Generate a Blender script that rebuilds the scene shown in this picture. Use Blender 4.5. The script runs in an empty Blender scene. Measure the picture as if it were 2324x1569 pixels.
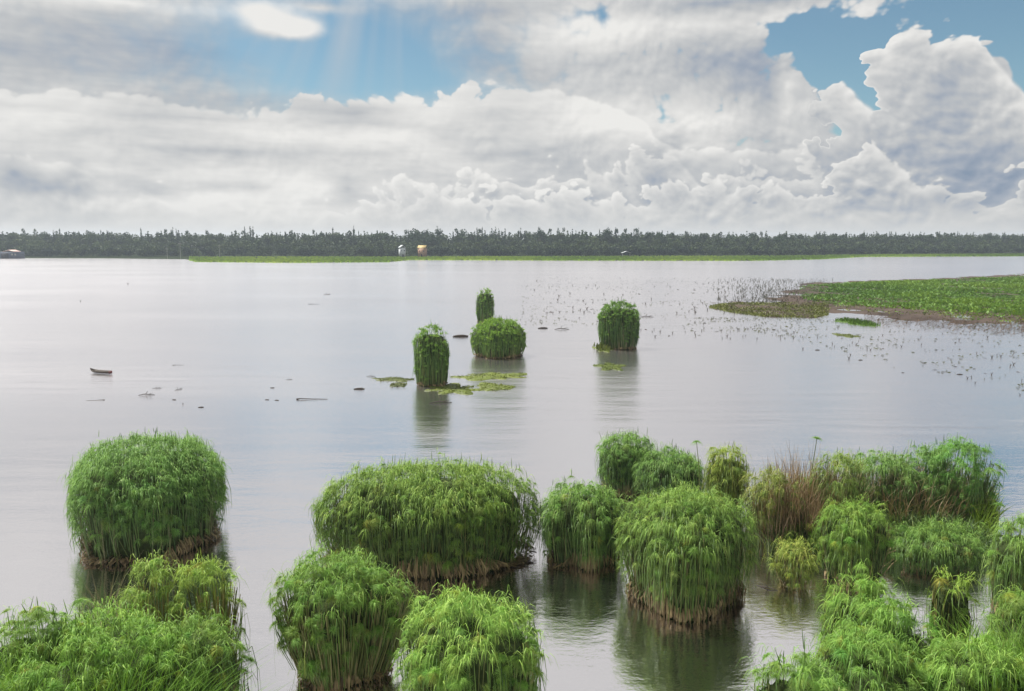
import bpy, math, random
import numpy as np
from mathutils import Vector

random.seed(7)
rng = np.random.default_rng(11)
R = math.radians
sc = bpy.context.scene
col = sc.collection

# ------------------------------------------------------------------ camera
CAM_H, PITCH, FPX = 14.0, R(8.06), 759.0
cam_d = bpy.data.cameras.new('camera'); cam = bpy.data.objects.new('camera', cam_d); col.objects.link(cam)
cam.location = (0, 0, CAM_H); cam.rotation_euler = (R(90) - PITCH, 0, 0)
cam_d.sensor_width = 36; cam_d.lens = 36 * FPX / 1024
cam_d.clip_start = 0.1; cam_d.clip_end = 20000
sc.camera = cam
sc.view_settings.view_transform = 'Standard'; sc.view_settings.look = 'None'
sc.view_settings.exposure = 0.8; sc.view_settings.gamma = 1; sc.view_settings.use_curve_mapping = False
SUN_EL, SUN_AZ = 60, -58
sun_d = bpy.data.lights.new('sun', 'SUN'); sun = bpy.data.objects.new('sun', sun_d); col.objects.link(sun)
sun_d.energy = 5.0; sun_d.angle = R(6); sun_d.color = (1, .96, .88)
sun.rotation_euler = (R(90 - SUN_EL), 0, R(180 - SUN_AZ))
sc.cycles.max_bounces = 6; sc.cycles.diffuse_bounces = 3; sc.cycles.glossy_bounces = 3
sc.cycles.transmission_bounces = 3; sc.cycles.volume_bounces = 0; sc.cycles.transparent_max_bounces = 4
sc.cycles.use_denoising = True

# survey of the site: the bearing and fall read off the photograph (2324 px wide) as metres and degrees
K = 1024 / 2324
def ray(px, py):
    x = (px - 1162) * K / FPX; y = (784.5 - py) * K / FPX
    return x, math.cos(PITCH) + y * math.sin(PITCH), y * math.cos(PITCH) - math.sin(PITCH)
def spot(px, py, z=0.0):
    x, y, w = ray(px, py); t = (z - CAM_H) / w
    return x * t, y * t
def bearing(px, py):
    x, y, w = ray(px, py)
    return math.degrees(math.atan2(x, y)), math.degrees(math.atan2(w, math.hypot(x, y)))

# ------------------------------------------------------------------ node helper
class Net:
    def __init__(s, tree): s.t = tree
    def node(s, kind, **kw):
        n = s.t.nodes.new(kind)
        for k, v in kw.items(): setattr(n, k, v)
        return n
    def put(s, sock, v):
        if isinstance(v, Q): s.t.links.new(v.s, sock)
        elif v is not None: sock.default_value = v
    def math(s, op, a, b=None, c=None, clamp=False):
        n = s.node('ShaderNodeMath', operation=op, use_clamp=clamp)
        s.put(n.inputs[0], a); s.put(n.inputs[1], b); s.put(n.inputs[2], c)
        return Q(s, n.outputs[0])
    def vec(s, x, y, z=0.0):
        n = s.node('ShaderNodeCombineXYZ')
        for i, v in enumerate((x, y, z)): s.put(n.inputs[i], v)
        return Q(s, n.outputs[0])
    def step(s, v, lo, hi, a=0.0, b=1.0):
        n = s.node('ShaderNodeMapRange', interpolation_type='SMOOTHSTEP')
        for i, x in enumerate((v, lo, hi, a, b)): s.put(n.inputs[i], x)
        return Q(s, n.outputs[0])
    def mix(s, f, a, b, blend='MIX'):
        n = s.node('ShaderNodeMix', data_type='RGBA', blend_type=blend)
        s.put(n.inputs[0], f); s.put(n.inputs[6], a); s.put(n.inputs[7], b)
        return Q(s, n.outputs[2])
    def noise(s, vec, scale, detail=4, rough=.5, dist=0.0, dim='3D'):
        n = s.node('ShaderNodeTexNoise', noise_dimensions=dim)
        s.put(n.inputs['Vector'], vec); n.inputs['Scale'].default_value = scale; n.inputs['Detail'].default_value = detail
        n.inputs['Roughness'].default_value = rough; n.inputs['Distortion'].default_value = dist
        return Q(s, n.outputs[0])
    def billow(s, vec, scale, detail=3, rough=.5):
        n = s.node('ShaderNodeTexVoronoi', feature='SMOOTH_F1', voronoi_dimensions='2D')
        s.put(n.inputs['Vector'], vec); n.inputs['Scale'].default_value = scale
        n.inputs['Detail'].default_value = detail; n.inputs['Roughness'].default_value = rough
        n.inputs['Smoothness'].default_value = .35
        return Q(s, n.outputs[0])
    def ramp(s, f, stops):
        n = s.node('ShaderNodeValToRGB'); e = n.color_ramp.elements
        stops = sorted(stops)
        e[0].position, e[0].color = stops[0][0], (*stops[0][1], 1); e[1].position, e[1].color = stops[-1][0], (*stops[-1][1], 1)
        for p, c in stops[1:-1]: e.new(p).color = (*c, 1)
        s.put(n.inputs[0], f); return Q(s, n.outputs[0])
class Q:
    def __init__(s, net, sock): s.n = net; s.s = sock
    def __add__(s, o): return s.n.math('ADD', s, o)
    __radd__ = __add__
    def __mul__(s, o): return s.n.math('MULTIPLY', s, o)
    __rmul__ = __mul__
    def __sub__(s, o): return s.n.math('SUBTRACT', s, o)
    def __rsub__(s, o): return s.n.math('SUBTRACT', o, s)
    def clamp(s): return s.n.math('ADD', s, 0.0, clamp=True)

def lin(r, g, b):
    f = lambda c: (c / 12.92 if c <= .04045 else ((c + .055) / 1.055) ** 2.4)
    return tuple(f(c / 255) for c in (r, g, b))

# ------------------------------------------------------------------ sky: Nishita blue behind broken cloud
world = bpy.data.worlds.new('World'); sc.world = world; world.use_nodes = True
world.cycles.sampling_method = 'NONE'
SKY_STRENGTH = 0.1
def build_sky():
    t = world.node_tree; t.nodes.clear(); N = Net(t)
    out = N.node('ShaderNodeOutputWorld'); bg = N.node('ShaderNodeBackground')
    bg.inputs[1].default_value = SKY_STRENGTH; t.links.new(bg.outputs[0], out.inputs[0])
    sky = N.node('ShaderNodeTexSky', sky_type='NISHITA', sun_disc=False)
    sky.sun_elevation = R(SUN_EL); sky.sun_rotation = R(SUN_AZ); sky.altitude = 0
    sky.air_density = 1.0; sky.dust_density = 0.3; sky.ozone_density = 2.5
    tc = N.node('ShaderNodeTexCoord'); sep = N.node('ShaderNodeSeparateXYZ')
    t.links.new(tc.outputs['Generated'], sep.inputs[0])
    x, y, z = (Q(N, sep.outputs[i]) for i in range(3))
    D = 180 / math.pi
    u = N.math('ARCTAN2', x, y) * D
    v = N.math('ARCSINE', z) * D
    uv = N.vec(u, v)
    def blob(px, py, rx, ry):
        a, e = bearing(px, py); sx, sy = 30.0 / (2.1 * rx), 30.0 / (2.1 * ry)
        n = N.node('ShaderNodeVectorMath', operation='MULTIPLY_ADD')
        N.put(n.inputs[0], uv); n.inputs[1].default_value = (sx, sy, 0); n.inputs[2].default_value = (-a * sx, -e * sy, 0)
        g = N.node('ShaderNodeTexGradient', gradient_type='QUADRATIC_SPHERE'); t.links.new(n.outputs[0], g.inputs[0])
        return Q(N, g.outputs['Fac'])
    def field(items, tot=0.0):
        for it in items: tot = N.math('MULTIPLY_ADD', blob(*it[:4]), it[4], tot)
        return tot
    neg = lambda items: [(*i[:4], -i[4]) for i in items]
    right = N.step(u, -8.0, 14.0)                        # crisp convective cloud lies to the right, stratus to the left
    # --- holes where blue shows: (px, py, rx, ry, weight)
    HOLES = [(860, 125, 250, 110, 1.18), (660, 70, 220, 95, .62), (760, 195, 220, 40, .35), (1000, 190, 150, 40, .3), (520, 120, 200, 90, .2),
             (1890, 110, 100, 70, 2.2), (1995, 195, 90, 60, 2.0), (1800, 80, 60, 34, .9),
             (2300, 20, 120, 100, 2.6), (2335, 120, 65, 60, 2.0), (2190, 0, 80, 55, 1.2),
             (1600, 222, 110, 26, .25), (1340, 28, 50, 18, .7)]
    COVER = [(655, 62, 60, 20, 2.8), (590, 26, 40, 14, 1.3), (720, 18, 60, 10, .7), (1785, 215, 40, 60, 1.0), (2265, 155, 34, 36, 2.2), (2245, 95, 46, 10, 1.2), (1900, 105, 40, 10, .5)]
    def skyline(pts):                                   # height of a cloud edge along the horizon, degrees
        q = sorted(bearing(*p) for p in pts)
        stops = [((a + 40) / 80, (max(e, 0) / 40,) * 3) for a, e in q]
        return N.math('MULTIPLY', N.ramp((u + T0 * 1.8 + 40.0) * (1 / 80), stops), 40.0)
    def texture(u_, v_):
        p = N.vec(u_ * .1, v_ * .125, 0.37)
        w = N.noise(p, 1.1, 2, .5, 0, '2D')
        p2 = N.vec(u_ * .1 + w * .30, v_ * .125 + w * -.25, 0.37)
        b = N.billow(p2, 4.0, 2.6, .55)
        f = N.noise(p2, 3.4, 6, .55, 0, '2D')
        return (0.56 - b) * 1.15 + (f - .5) * .55 + (w - .5) * .5
    T0 = texture(u, v)
    T1 = texture(u - .24, v + .36)                      # a step towards the light
    slope = T0 - T1
    lay = field(COVER + neg(HOLES))
    cov = lay + .96 + N.step(v, 16.0, 20.0) * .45 + T0 * (right * .5 + .2)
    soft = N.math('MULTIPLY_ADD', right, -.45, .5)
    alpha = N.step(cov, .12 - soft * .45, .34 + soft * 1.2)
    alpha = N.math('MAXIMUM', alpha, N.step(v, 4.0, .6))
    # --- broad lights and darks of the cloud
    LIGHT = [(1330, 60, 190, 50, .35), (1500, 275, 260, 40, .25), (655, 58, 76, 24, .9), (590, 20, 60, 16, .6), (1785, 200, 30, 60, .4),
             (200, -5, 360, 12, .4), (1760, 50, 200, 22, .25), (700, 440, 900, 60, .12), (2010, 120, 60, 90, .25), (2205, 70, 50, 36, .3)]
    DARK = [(150, 110, 420, 80, .42), (560, 140, 240, 75, .36), (1080, 110, 150, 110, .50), (450, 268, 420, 9, .18), (560, 345, 420, 12, .20), (160, 300, 260, 14, .12), (800, 258, 90, 22, .38), (1120, 262, 90, 16, .26),
            (1640, 140, 170, 60, .50), (1750, 215, 80, 80, .48), (1350, 150, 160, 36, .28), (1650, 5, 420, 24, .5), (2150, 200, 90, 120, .30),
            (2230, 400, 110, 90, .40), (2120, 455, 240, 20, .30), (1200, 350, 170, 26, .25), (1500, 400, 50, 60, .28), (1740, 420, 110, 50, .25),
            (30, 390, 40, 34, .55), (125, 425, 70, 24, .55), (330, 430, 70, 30, .38), (170, 390, 34, 30, .35), (500, 425, 50, 16, .25), (580, 425, 40, 14, .25), (790, 430, 30, 24, .35)]
    F = field(LIGHT + neg(DARK))
    sl = N.noise(N.vec(u * .045, v * .30, 1.7), 1.6, 4, .55, 0, '2D')
    relief = N.math('MULTIPLY_ADD', N.step(u, -5.0, 16.0), .10, .09)
    B = F + .78 + slope * relief + (sl - .5) * .75 * (1.0 - right * .7) + T0 * .06
    # --- the long bright bank of stratus to the left, with a billowed upper edge
    bank = skyline([(-100, 188), (0, 190), (150, 190), (300, 202), (420, 222), (520, 238), (600, 228), (680, 205), (760, 205), (860, 210), (960, 208), (1060, 185), (1150, 178), (1260, 192), (1340, 215), (1420, 250), (1520, 330)])
    bd = bank - v + T0 * .9
    bk = N.step(bd, .0, .35)
    alpha = N.math('MAXIMUM', alpha, bk)
    B = B + bk * (N.step(bd, 2.2, .1) * .16 + .06)
    # --- heaped cumulus low on the horizon and the tower at the right, in front of the deck
    tops = skyline([(60, 328), (130, 350), (250, 410), (700, 480), (860, 405), (905, 385), (975, 412), (1075, 355), (1120, 388), (1190, 375), (1320, 365), (1380, 385), (1440, 335), (1480, 312), (1525, 340), (1570, 392),
                    (1650, 372), (1700, 355), (1770, 368), (1840, 320), (1850, 200), (1905, 168), (1950, 205), (1985, 70), (2020, 40), (2120, 48), (2225, 70), (2250, 120), (2320, 200)])
    e2 = tops - v
    B = B - N.step(e2, -2.6, .1) * N.step(u, -14.0, -4.0) * .16
    c2 = e2 * .30 + T0 * .62
    a2 = N.step(c2, 0.0, .13) * N.step(v, .2, 1.2) * N.step(u, -26.0, -6.0, .6, 1.0)
    rim = N.step(c2, .55, .0)
    B2 = F * .8 + .70 + slope * .36 + rim * .22 + (sl - .5) * .35 - N.step(c2, .2, 1.3) * .12
    Bm = N.math('ADD', B * (1.0 - a2), B2 * a2)
    low = skyline([(700, 485), (900, 440), (985, 425), (1050, 450), (1130, 425), (1230, 440), (1290, 415), (1370, 440), (1450, 425), (1530, 405), (1590, 378), (1650, 418), (1720, 392), (1790, 430), (1850, 395), (1890, 345), (1960, 300), (2010, 345), (2080, 410), (2190, 425), (2270, 400), (2330, 350)])
    c3 = (low - v) * .34 + T0 * .55 + slope * .25
    a3 = N.step(c3, 0.0, .12) * N.step(v, .3, 1.5) * N.step(u, -14.0, -2.0)
    B3 = F * .6 + .64 + slope * .5 + N.step(c3, .48, .0) * .26 - N.step(c3, .15, .9) * .10
    Bm = N.math('ADD', (Bm - N.step(low - v, -2.0, .0) * N.step(u, -14.0, -2.0) * .10) * (1.0 - a3), B3 * a3)
    # --- slanting shafts of light fanning out below the hidden sun
    sa, se = bearing(900, -520)
    ang = N.math('ARCTAN2', u - sa, se - v)
    shafts = N.noise(N.vec(ang * 5.5, 0.0, 4.0), 1.0, 2, .5, 0, '2D')
    shaft_zone = blob(760, 70, 620, 190)
    veil = ((shafts - .46) * 2.6 * shaft_zone).clamp()
    cs = [(0.0, lin(128, 146, 168)), (.25, lin(158, 168, 182)), (.5, lin(188, 191, 194)), (.75, lin(214, 214, 213)), (1.0, lin(236, 235, 232))]
    k = 2 ** -sc.view_settings.exposure / SKY_STRENGTH
    ccol = N.ramp(Bm, [(p, tuple(x_ for x_ in c)) for p, c in cs])
    hz = N.step(v, 3.2, .0)
    ccol = N.mix(hz * .75, ccol, (*lin(214, 213, 210), 1))
    sc_ = N.node('ShaderNodeVectorMath', operation='SCALE'); t.links.new(ccol.s, sc_.inputs[0]); sc_.inputs['Scale'].default_value = k
    ccol = Q(N, sc_.outputs[0])
    blue = N.mix(1.0, Q(N, sky.outputs[0]), (.54, .60, .53, 1), 'MULTIPLY')
    blue = N.mix(veil * .8, blue, (*(c * k for c in lin(176, 184, 192)), 1))
    a_all = N.math('MAXIMUM', N.math('MAXIMUM', alpha, a2), a3)
    final = N.mix(a_all, blue, ccol)
    final = N.mix(veil * .36 * (1.0 - bk), final, (*(c * k for c in lin(214, 218, 222)), 1))
    t.links.new(final.s, bg.inputs[0])
build_sky()

# ------------------------------------------------------------------ materials
def mat(name):
    m = bpy.data.materials.new(name); m.use_nodes = True; m.node_tree.nodes.clear()
    N = Net(m.node_tree); out = N.node('ShaderNodeOutputMaterial')
    return m, N, out
def simple(name, c, rough=.7, var=.25, scale=3.0, bump=0.0, spec=.3):
    m, N, out = mat(name)
    tc = N.node('ShaderNodeTexCoord'); g = Q(N, tc.outputs['Object'])
    f = N.noise(g, scale, 5, .6)
    cc = N.ramp(f, [(.25, tuple(x * (1 - var) for x in c)), (.75, tuple(min(1, x * (1 + var)) for x in c))])
    b = N.node('ShaderNodeBsdfPrincipled'); N.put(b.inputs['Base Color'], cc)
    b.inputs['Roughness'].default_value = rough; b.inputs['Specular IOR Level'].default_value = spec
    if bump:
        bp = N.node('ShaderNodeBump'); bp.inputs['Strength'].default_value = bump; bp.inputs['Distance'].default_value = .1
        N.put(bp.inputs['Height'], N.noise(g, scale * 3, 4, .6)); m.node_tree.links.new(bp.outputs[0], b.inputs['Normal'])
    m.node_tree.links.new(b.outputs[0], out.inputs[0]); return m
def plant(name, stops, trans=.28, spec=.25, jitter=.28):
    """leaf colour from the 'tone' each blade was given, tinted per plant"""
    m, N, out = mat(name)
    at = N.node('ShaderNodeAttribute', attribute_name='tone'); oi = N.node('ShaderNodeObjectInfo')
    rnd = Q(N, oi.outputs['Random'])
    f = (Q(N, at.outputs['Fac']) + (rnd - .5) * jitter).clamp()
    c = N.ramp(f, stops)
    c = N.mix(1.0, c, Q(N, oi.outputs['Color']), 'MULTIPLY')
    b = N.node('ShaderNodeBsdfPrincipled'); N.put(b.inputs['Base Color'], c)
    b.inputs['Roughness'].default_value = .55; b.inputs['Specular IOR Level'].default_value = spec
    tr = N.node('ShaderNodeBsdfTranslucent'); N.put(tr.inputs[0], N.mix(1.0, c, (1.25, 1.15, .7, 1), 'MULTIPLY'))
    mx = N.node('ShaderNodeMixShader'); mx.inputs[0].default_value = trans
    l = m.node_tree.links
    l.new(b.outputs[0], mx.inputs[1]); l.new(tr.outputs[0], mx.inputs[2]); l.new(mx.outputs[0], out.inputs[0])
    return m
M_HEAD = plant('papyrus_head_green', [(0, (.065, .13, .03)), (.45, (.165, .29, .06)), (.8, (.28, .41, .10)), (1, (.38, .46, .15))])
M_BLADE = plant('papyrus_blade_green', [(0, (.035, .07, .02)), (.5, (.09, .16, .04)), (.85, (.20, .27, .08)), (1, (.33, .31, .15))], .3)
M_STEM = plant('papyrus_stem', [(0, (.07, .08, .03)), (.5, (.16, .18, .06)), (1, (.34, .28, .16))], .1)
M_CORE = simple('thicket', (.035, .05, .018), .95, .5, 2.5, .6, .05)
M_DEAD = plant('dead_sedge', [(0, (.07, .05, .028)), (.5, (.19, .14, .07)), (1, (.36, .28, .14))], .1)
M_REED = plant('dry_reed', [(0, (.10, .075, .055)), (.5, (.20, .16, .11)), (1, (.32, .25, .19))], .2)
M_GRASS = plant('grass_green', [(0, (.06, .13, .022)), (.5, (.12, .25, .035)), (1, (.22, .36, .06))], .35)
M_MARSH = plant('marsh_green', [(0, (.035, .09, .018)), (.5, (.075, .19, .02)), (1, (.14, .28, .03))], .25)
M_TREE = plant('forest_leaf', [(0, (.013, .025, .016)), (.5, (.036, .062, .027)), (1, (.078, .105, .038))], .15, .1)
M_TRUNK = simple('bark', (.10, .085, .07), .9, .3, 1.5)
M_WOOD = simple('wet_wood', (.045, .035, .028), .7, .4, 6)
M_MUD = simple('mud', (.058, .043, .036), .85, .5, .12, .5, .08)
M_MAT = plant('waterweed', [(0, (.07, .09, .02)), (.5, (.15, .19, .03)), (1, (.24, .27, .04))], .15)

def water_material():
    m, N, out = mat('lake_water')
    g = N.node('ShaderNodeNewGeometry'); P = Q(N, g.outputs['Position'])
    sp = N.node('ShaderNodeSeparateXYZ'); N.put(sp.inputs[0], P)
    x, y = Q(N, sp.outputs[0]), Q(N, sp.outputs[1])
    calm = N.step(y, 26.0, 75.0)                                     # sheltered between the clumps, wind-ruffled beyond
    patch = N.noise(N.vec(x * .012, y * .05), 1.0, 3, .5)            # cat's-paws of wind across the lake
    r1 = N.noise(N.vec(x * 1.0, y * 2.2), 1.3, 4, .6, .4)
    r2 = N.noise(N.vec(x * .25, y * .7), 1.0, 3, .5, .3)
    r0 = N.noise(N.vec(x * 3.2, y * 6.0), 1.2, 3, .6, .6)
    h = r1 * .032 + r2 * .055 + r0 * .018 + N.noise(N.vec(x * .07, y * .38), 1.0, 2, .5) * .16
    bp = N.node('ShaderNodeBump'); N.put(bp.inputs['Height'], h); bp.inputs['Distance'].default_value = 1.0
    N.put(bp.inputs['Strength'], calm * .30 + N.step(patch, .38, .62) * .34 + .16)
    gl = N.node('ShaderNodeBsdfGlossy'); gl.inputs[0].default_value = (.995, .965, .985, 1)
    N.put(gl.inputs['Roughness'], calm * .17 + patch * .07 + .005)
    di = N.node('ShaderNodeBsdfDiffuse'); di.inputs[0].default_value = (.022, .022, .020, 1)
    lw = N.node('ShaderNodeFresnel'); lw.inputs[0].default_value = 1.33
    fac = N.math('MULTIPLY_ADD', Q(N, lw.outputs[0]), .14, .84, clamp=True)
    mx = N.node('ShaderNodeMixShader'); N.put(mx.inputs[0], fac)
    l = m.node_tree.links
    l.new(bp.outputs[0], gl.inputs['Normal'])
    l.new(di.outputs[0], mx.inputs[1]); l.new(gl.outputs[0], mx.inputs[2]); l.new(mx.outputs[0], out.inputs[0])
    return m
M_WATER = water_material()

# ------------------------------------------------------------------ mesh helpers
def tag(o, label=None, cat=None, group=None, kind=None):
    if label: o['label'] = label
    if cat: o['category'] = cat
    if group: o['group'] = group
    if kind: o['kind'] = kind
    return o
def link(name, data, parent=None, loc=None, color=None):
    o = bpy.data.objects.new(name, data); col.objects.link(o)
    if parent: o.parent = parent
    if loc is not None: o.location = loc
    if color is not None: o.color = (*color, 1)
    return o
def mesh_of(name, V, F, m, tone=None, smooth=False):
    """V (n,3), F (m,4) or (m,3) arrays"""
    V = np.asarray(V, np.float32).reshape(-1, 3); F = np.asarray(F, np.int32)
    me = bpy.data.meshes.new(name); k = F.shape[1]
    me.vertices.add(len(V)); me.vertices.foreach_set('co', V.ravel())
    me.loops.add(F.size); me.loops.foreach_set('vertex_index', F.ravel())
    me.polygons.add(len(F)); me.polygons.foreach_set('loop_start', np.arange(0, F.size, k, dtype=np.int32))
    if smooth: me.polygons.foreach_set('use_smooth', np.ones(len(F), bool))
    me.update(calc_edges=True); me.validate()
    if tone is not None:
        a = me.attributes.new('tone', 'FLOAT', 'POINT'); a.data.foreach_set('value', np.asarray(tone, np.float32).ravel())
    me.materials.append(m); return me
class Bag:
    """collects ribbons, tubes and quads into ONE mesh"""
    def __init__(s): s.V, s.F, s.T, s.n = [], [], [], 0
    def raw(s, V, F, tone):
        V = np.asarray(V, np.float32).reshape(-1, 3); F = np.asarray(F, np.int64)
        s.V.append(V); s.F.append(F + s.n); s.T.append(np.broadcast_to(np.asarray(tone, np.float32), (len(V),)).copy()); s.n += len(V)
    def ribbons(s, P, W, side, tone):
        n, k, _ = P.shape
        off = side[:, None, :] * (W[..., None] * .5)
        V = np.stack([P - off, P + off], 2).reshape(n, k * 2, 3)
        base = (np.arange(n) * k * 2)[:, None]; j = np.arange(k - 1)[None] * 2
        F = np.stack([base + j, base + j + 1, base + j + 3, base + j + 2], -1).reshape(-1, 4)
        s.raw(V.reshape(-1, 3), F, np.repeat(tone, k * 2))
    def tubes(s, P, W, tone, q=3):
        n, k, _ = P.shape
        a = np.arange(q) * 2 * np.pi / q
        ring = np.stack([np.cos(a), np.sin(a), 0 * a], -1)
        V = P[:, :, None, :] + ring[None, None] * (W[..., None, None] * .5)
        base = (np.arange(n) * k * q)[:, None, None]; j = np.arange(k - 1)[None, :, None] * q; i = np.arange(q)[None, None]; i2 = (i + 1) % q
        F = np.stack([base + j + i, base + j + i2, base + j + q + i2, base + j + q + i], -1).reshape(-1, 4)
        s.raw(V.reshape(-1, 3), F, np.repeat(tone, k * q))
    def mesh(s, name, m, smooth=False):
        return mesh_of(name, np.concatenate(s.V), np.concatenate(s.F), m, np.concatenate(s.T), smooth)
def unit(v): return v / np.maximum(np.linalg.norm(v, axis=-1, keepdims=True), 1e-9)

def umbel_rays(C, A, n, size, width, seg=3, droop=.55, lo=.1):
    """mop heads: C centres (m,3), A axes (m,3): n arching rays each -> P, W, side"""
    m = len(C)
    az = rng.uniform(0, 2 * np.pi, (m, n)); pol = np.arccos(rng.uniform(lo, 1.0, (m, n)))
    a = unit(A); t1 = unit(np.cross(a, np.array([.31, .77, .55]))); t2 = np.cross(a, t1)
    d = (np.cos(pol)[..., None] * a[:, None] + np.sin(pol)[..., None] * (np.cos(az)[..., None] * t1[:, None] + np.sin(az)[..., None] * t2[:, None]))
    L = np.asarray(size).reshape(-1, 1) * rng.uniform(.65, 1.15, (m, n))
    s = np.linspace(0, 1, seg + 1)
    P = C[:, None, None] + d[:, :, None] * (L[..., None] * s)[..., None]
    P[..., 2] -= droop * L[..., None] * s ** 2
    W = width * np.interp(s, [0, .35, 1], [.5, 1, .25])
    side = unit(np.cross(d, rng.normal(size=d.shape)))
    P = P.reshape(m * n, seg + 1, 3)
    return P, np.broadcast_to(W, (m * n, seg + 1)).copy(), side.reshape(-1, 3)

HEADS = []
for i in range(12):
    b = Bag()
    P, W, s = umbel_rays(np.zeros((1, 3)), np.array([[0, 0, 1.0]]), 190, np.array([.40]), .0098, 4, .65 + .05 * i, .55 - .055 * i)
    b.ribbons(P, W, s, np.clip(rng.normal(.48, .16, len(P)), 0, 1))
    HEADS.append(b.mesh('papyrus_head', M_HEAD))

CLUMP_CAM = np.array([0, 0, CAM_H])
def clump(px0, px1, ptop, pbase, label, H=None, depth=1.0, tint=(1, 1, 1), dens=15.0, parts=140, group='papyrus clumps standing in the lake',
          skirt=1.0, drape=1.0, side=.75, flare=.84, ray=.28, raysN=26, tall=None, name='papyrus_clump', rough=.14, cat='papyrus', headw=1.0, ts=.66, core=True, coref=.86, rise=.6, up=False, stems=16):
    pc = (px0 + px1) / 2; halfpx = (px1 - px0) / 2 * K
    if pbase is not None:
        x, yf = spot(pc, pbase)
        rx = halfpx * (yf * math.cos(PITCH) + CAM_H * math.sin(PITCH)) / FPX
        for _ in range(4):
            ry = rx * depth; yc = yf + ry * .86
            rx = halfpx * (yc * math.cos(PITCH) + (CAM_H - 3) * math.sin(PITCH)) / FPX
        w = ray_z(pc, ptop)
        if H is None: H = CAM_H + yc * w
    else:
        xs, yc = spot(pc, ptop, H)
        rx = halfpx * (yc * math.cos(PITCH) + (CAM_H - H) * math.sin(PITCH)) / FPX
        ry = rx * depth; yc = yc + ry * .1
    sl_ = 0 if up else ray + .10 if core else ray * .5
    rx -= max(sl_, ray if up else 0); ry -= max(sl_, ray if up else 0)
    H -= ray * .45 + (0 if up or not core else .26)
    r0 = ray_xy(pc, (ptop + (pbase or ptop + 250)) / 2)
    xc = r0 * yc
    root = link(name, None, loc=(xc, yc, 0)); tag(root, label, cat, group)
    k = [rng.uniform(0, 6.28, 5), rng.normal(0, rough * .55, 5)]
    def wob(th): return 1 + sum(k[1][i] * np.cos((i + 2) * th + k[0][i]) for i in range(5))
    tx = [rng.uniform(0, 6.28, 3), rng.uniform(.8, 2.2, 3)]
    def lump(x_, y_): return (np.sin(x_ * tx[1][0] + tx[0][0]) + np.sin(y_ * tx[1][1] + tx[0][1]) + np.sin((x_ + y_) * tx[1][2] + tx[0][2])) / 3
    TS = ts
    def radius(t): return np.where(t < TS, flare + (1 - flare) * np.sin(np.clip(t / TS, 0, 1) * np.pi / 2), np.sqrt(np.clip(1 - ((t - TS) / (1 - TS)) ** 2.2, 0, 1)))
    def surf(th, t, f=1.0):
        r = radius(t) * wob(th) * f
        return np.stack([np.cos(th) * r * rx, np.sin(th) * r * ry, t * H], -1)
    # core: the packed stalks one cannot see between
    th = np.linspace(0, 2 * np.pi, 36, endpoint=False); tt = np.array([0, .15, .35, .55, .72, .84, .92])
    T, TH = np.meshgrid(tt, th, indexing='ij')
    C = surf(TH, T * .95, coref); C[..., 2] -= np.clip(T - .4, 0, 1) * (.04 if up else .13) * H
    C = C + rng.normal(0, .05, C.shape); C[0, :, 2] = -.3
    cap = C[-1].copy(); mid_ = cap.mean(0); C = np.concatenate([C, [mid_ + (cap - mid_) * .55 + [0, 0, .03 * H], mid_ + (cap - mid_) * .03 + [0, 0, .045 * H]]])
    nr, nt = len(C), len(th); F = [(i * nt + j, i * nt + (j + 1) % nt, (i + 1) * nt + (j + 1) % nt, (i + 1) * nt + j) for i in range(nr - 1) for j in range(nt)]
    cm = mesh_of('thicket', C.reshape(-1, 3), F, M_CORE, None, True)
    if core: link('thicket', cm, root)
    # heads over the dome and down the sides
    A_top = math.pi * rx * ry * 1.35
    n1 = int(A_top * dens); r = np.sqrt(rng.uniform(0, 1, n1)); th = rng.uniform(0, 2 * np.pi, n1)
    t = TS + (1 - TS) * np.clip(1 - r ** 2.2, 0, 1) ** (1 / 2.2)
    P1 = np.stack([np.cos(th) * r * wob(th) * rx, np.sin(th) * r * wob(th) * ry, t * H], -1)
    n2 = int(math.pi * (rx + ry) * H * .55 * dens * side)
    th2 = rng.uniform(0, 2 * np.pi, n2); t2 = .22 + .55 * rng.uniform(0, 1, n2) ** .75
    P2 = surf(th2, t2, 1.0)
    nP = np.concatenate([P1, P2])
    nP[:, 2] += lump(nP[:, 0], nP[:, 1]) * .25 * H / 4.5 + rng.normal(0, .13, len(nP)) + (rng.uniform(0, 1, len(nP)) < .06) * rng.uniform(.1, .35, len(nP))
    nP[:, :2] += rng.normal(0, .09, (len(nP), 2))
    ax = np.stack([nP[:, 0] / rx, nP[:, 1] / ry, np.full(len(nP), .9)], -1); ax[:, :2] *= .55
    ax = unit(ax + rng.normal(0, .18, ax.shape))
    nrm = unit(np.stack([nP[:, 0] / rx, nP[:, 1] / ry, np.clip((nP[:, 2] / H - TS) / (1 - TS), 0, 1) * 1.4 + .02], -1))
    view = unit(CLUMP_CAM - (nP + np.array([xc, yc, 0])))
    vis = (nrm * view).sum(1)
    order = np.argsort(-(vis + rng.normal(0, .35, len(vis)))); order = order[vis[order] > -.25] if parts else order
    chosen = order[:min(parts, len(order))]
    rest = np.setdiff1d(np.arange(len(nP)), chosen); rest = rest[(vis[rest] > -.3) | (rng.uniform(0, 1, len(rest)) < .3)]
    for i in chosen:
        h = link('papyrus_head', HEADS[int(rng.integers(len(HEADS)))], root, nP[i], tuple(np.array(tint) * rng.normal(1, .06, 3) * ((1.25, .95, .8) if rng.uniform() < .06 else (1, 1, 1)) * rng.uniform(.85, 1.1)))
        q = Vector(ax[i]).to_track_quat('Z', 'Y'); e = q.to_euler(); h.rotation_euler = e
        f = rng.uniform(.6, 1.3) * ray / .40; h.scale = (f, f, f * rng.uniform(.85, 1.1))
    b = Bag()
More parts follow.
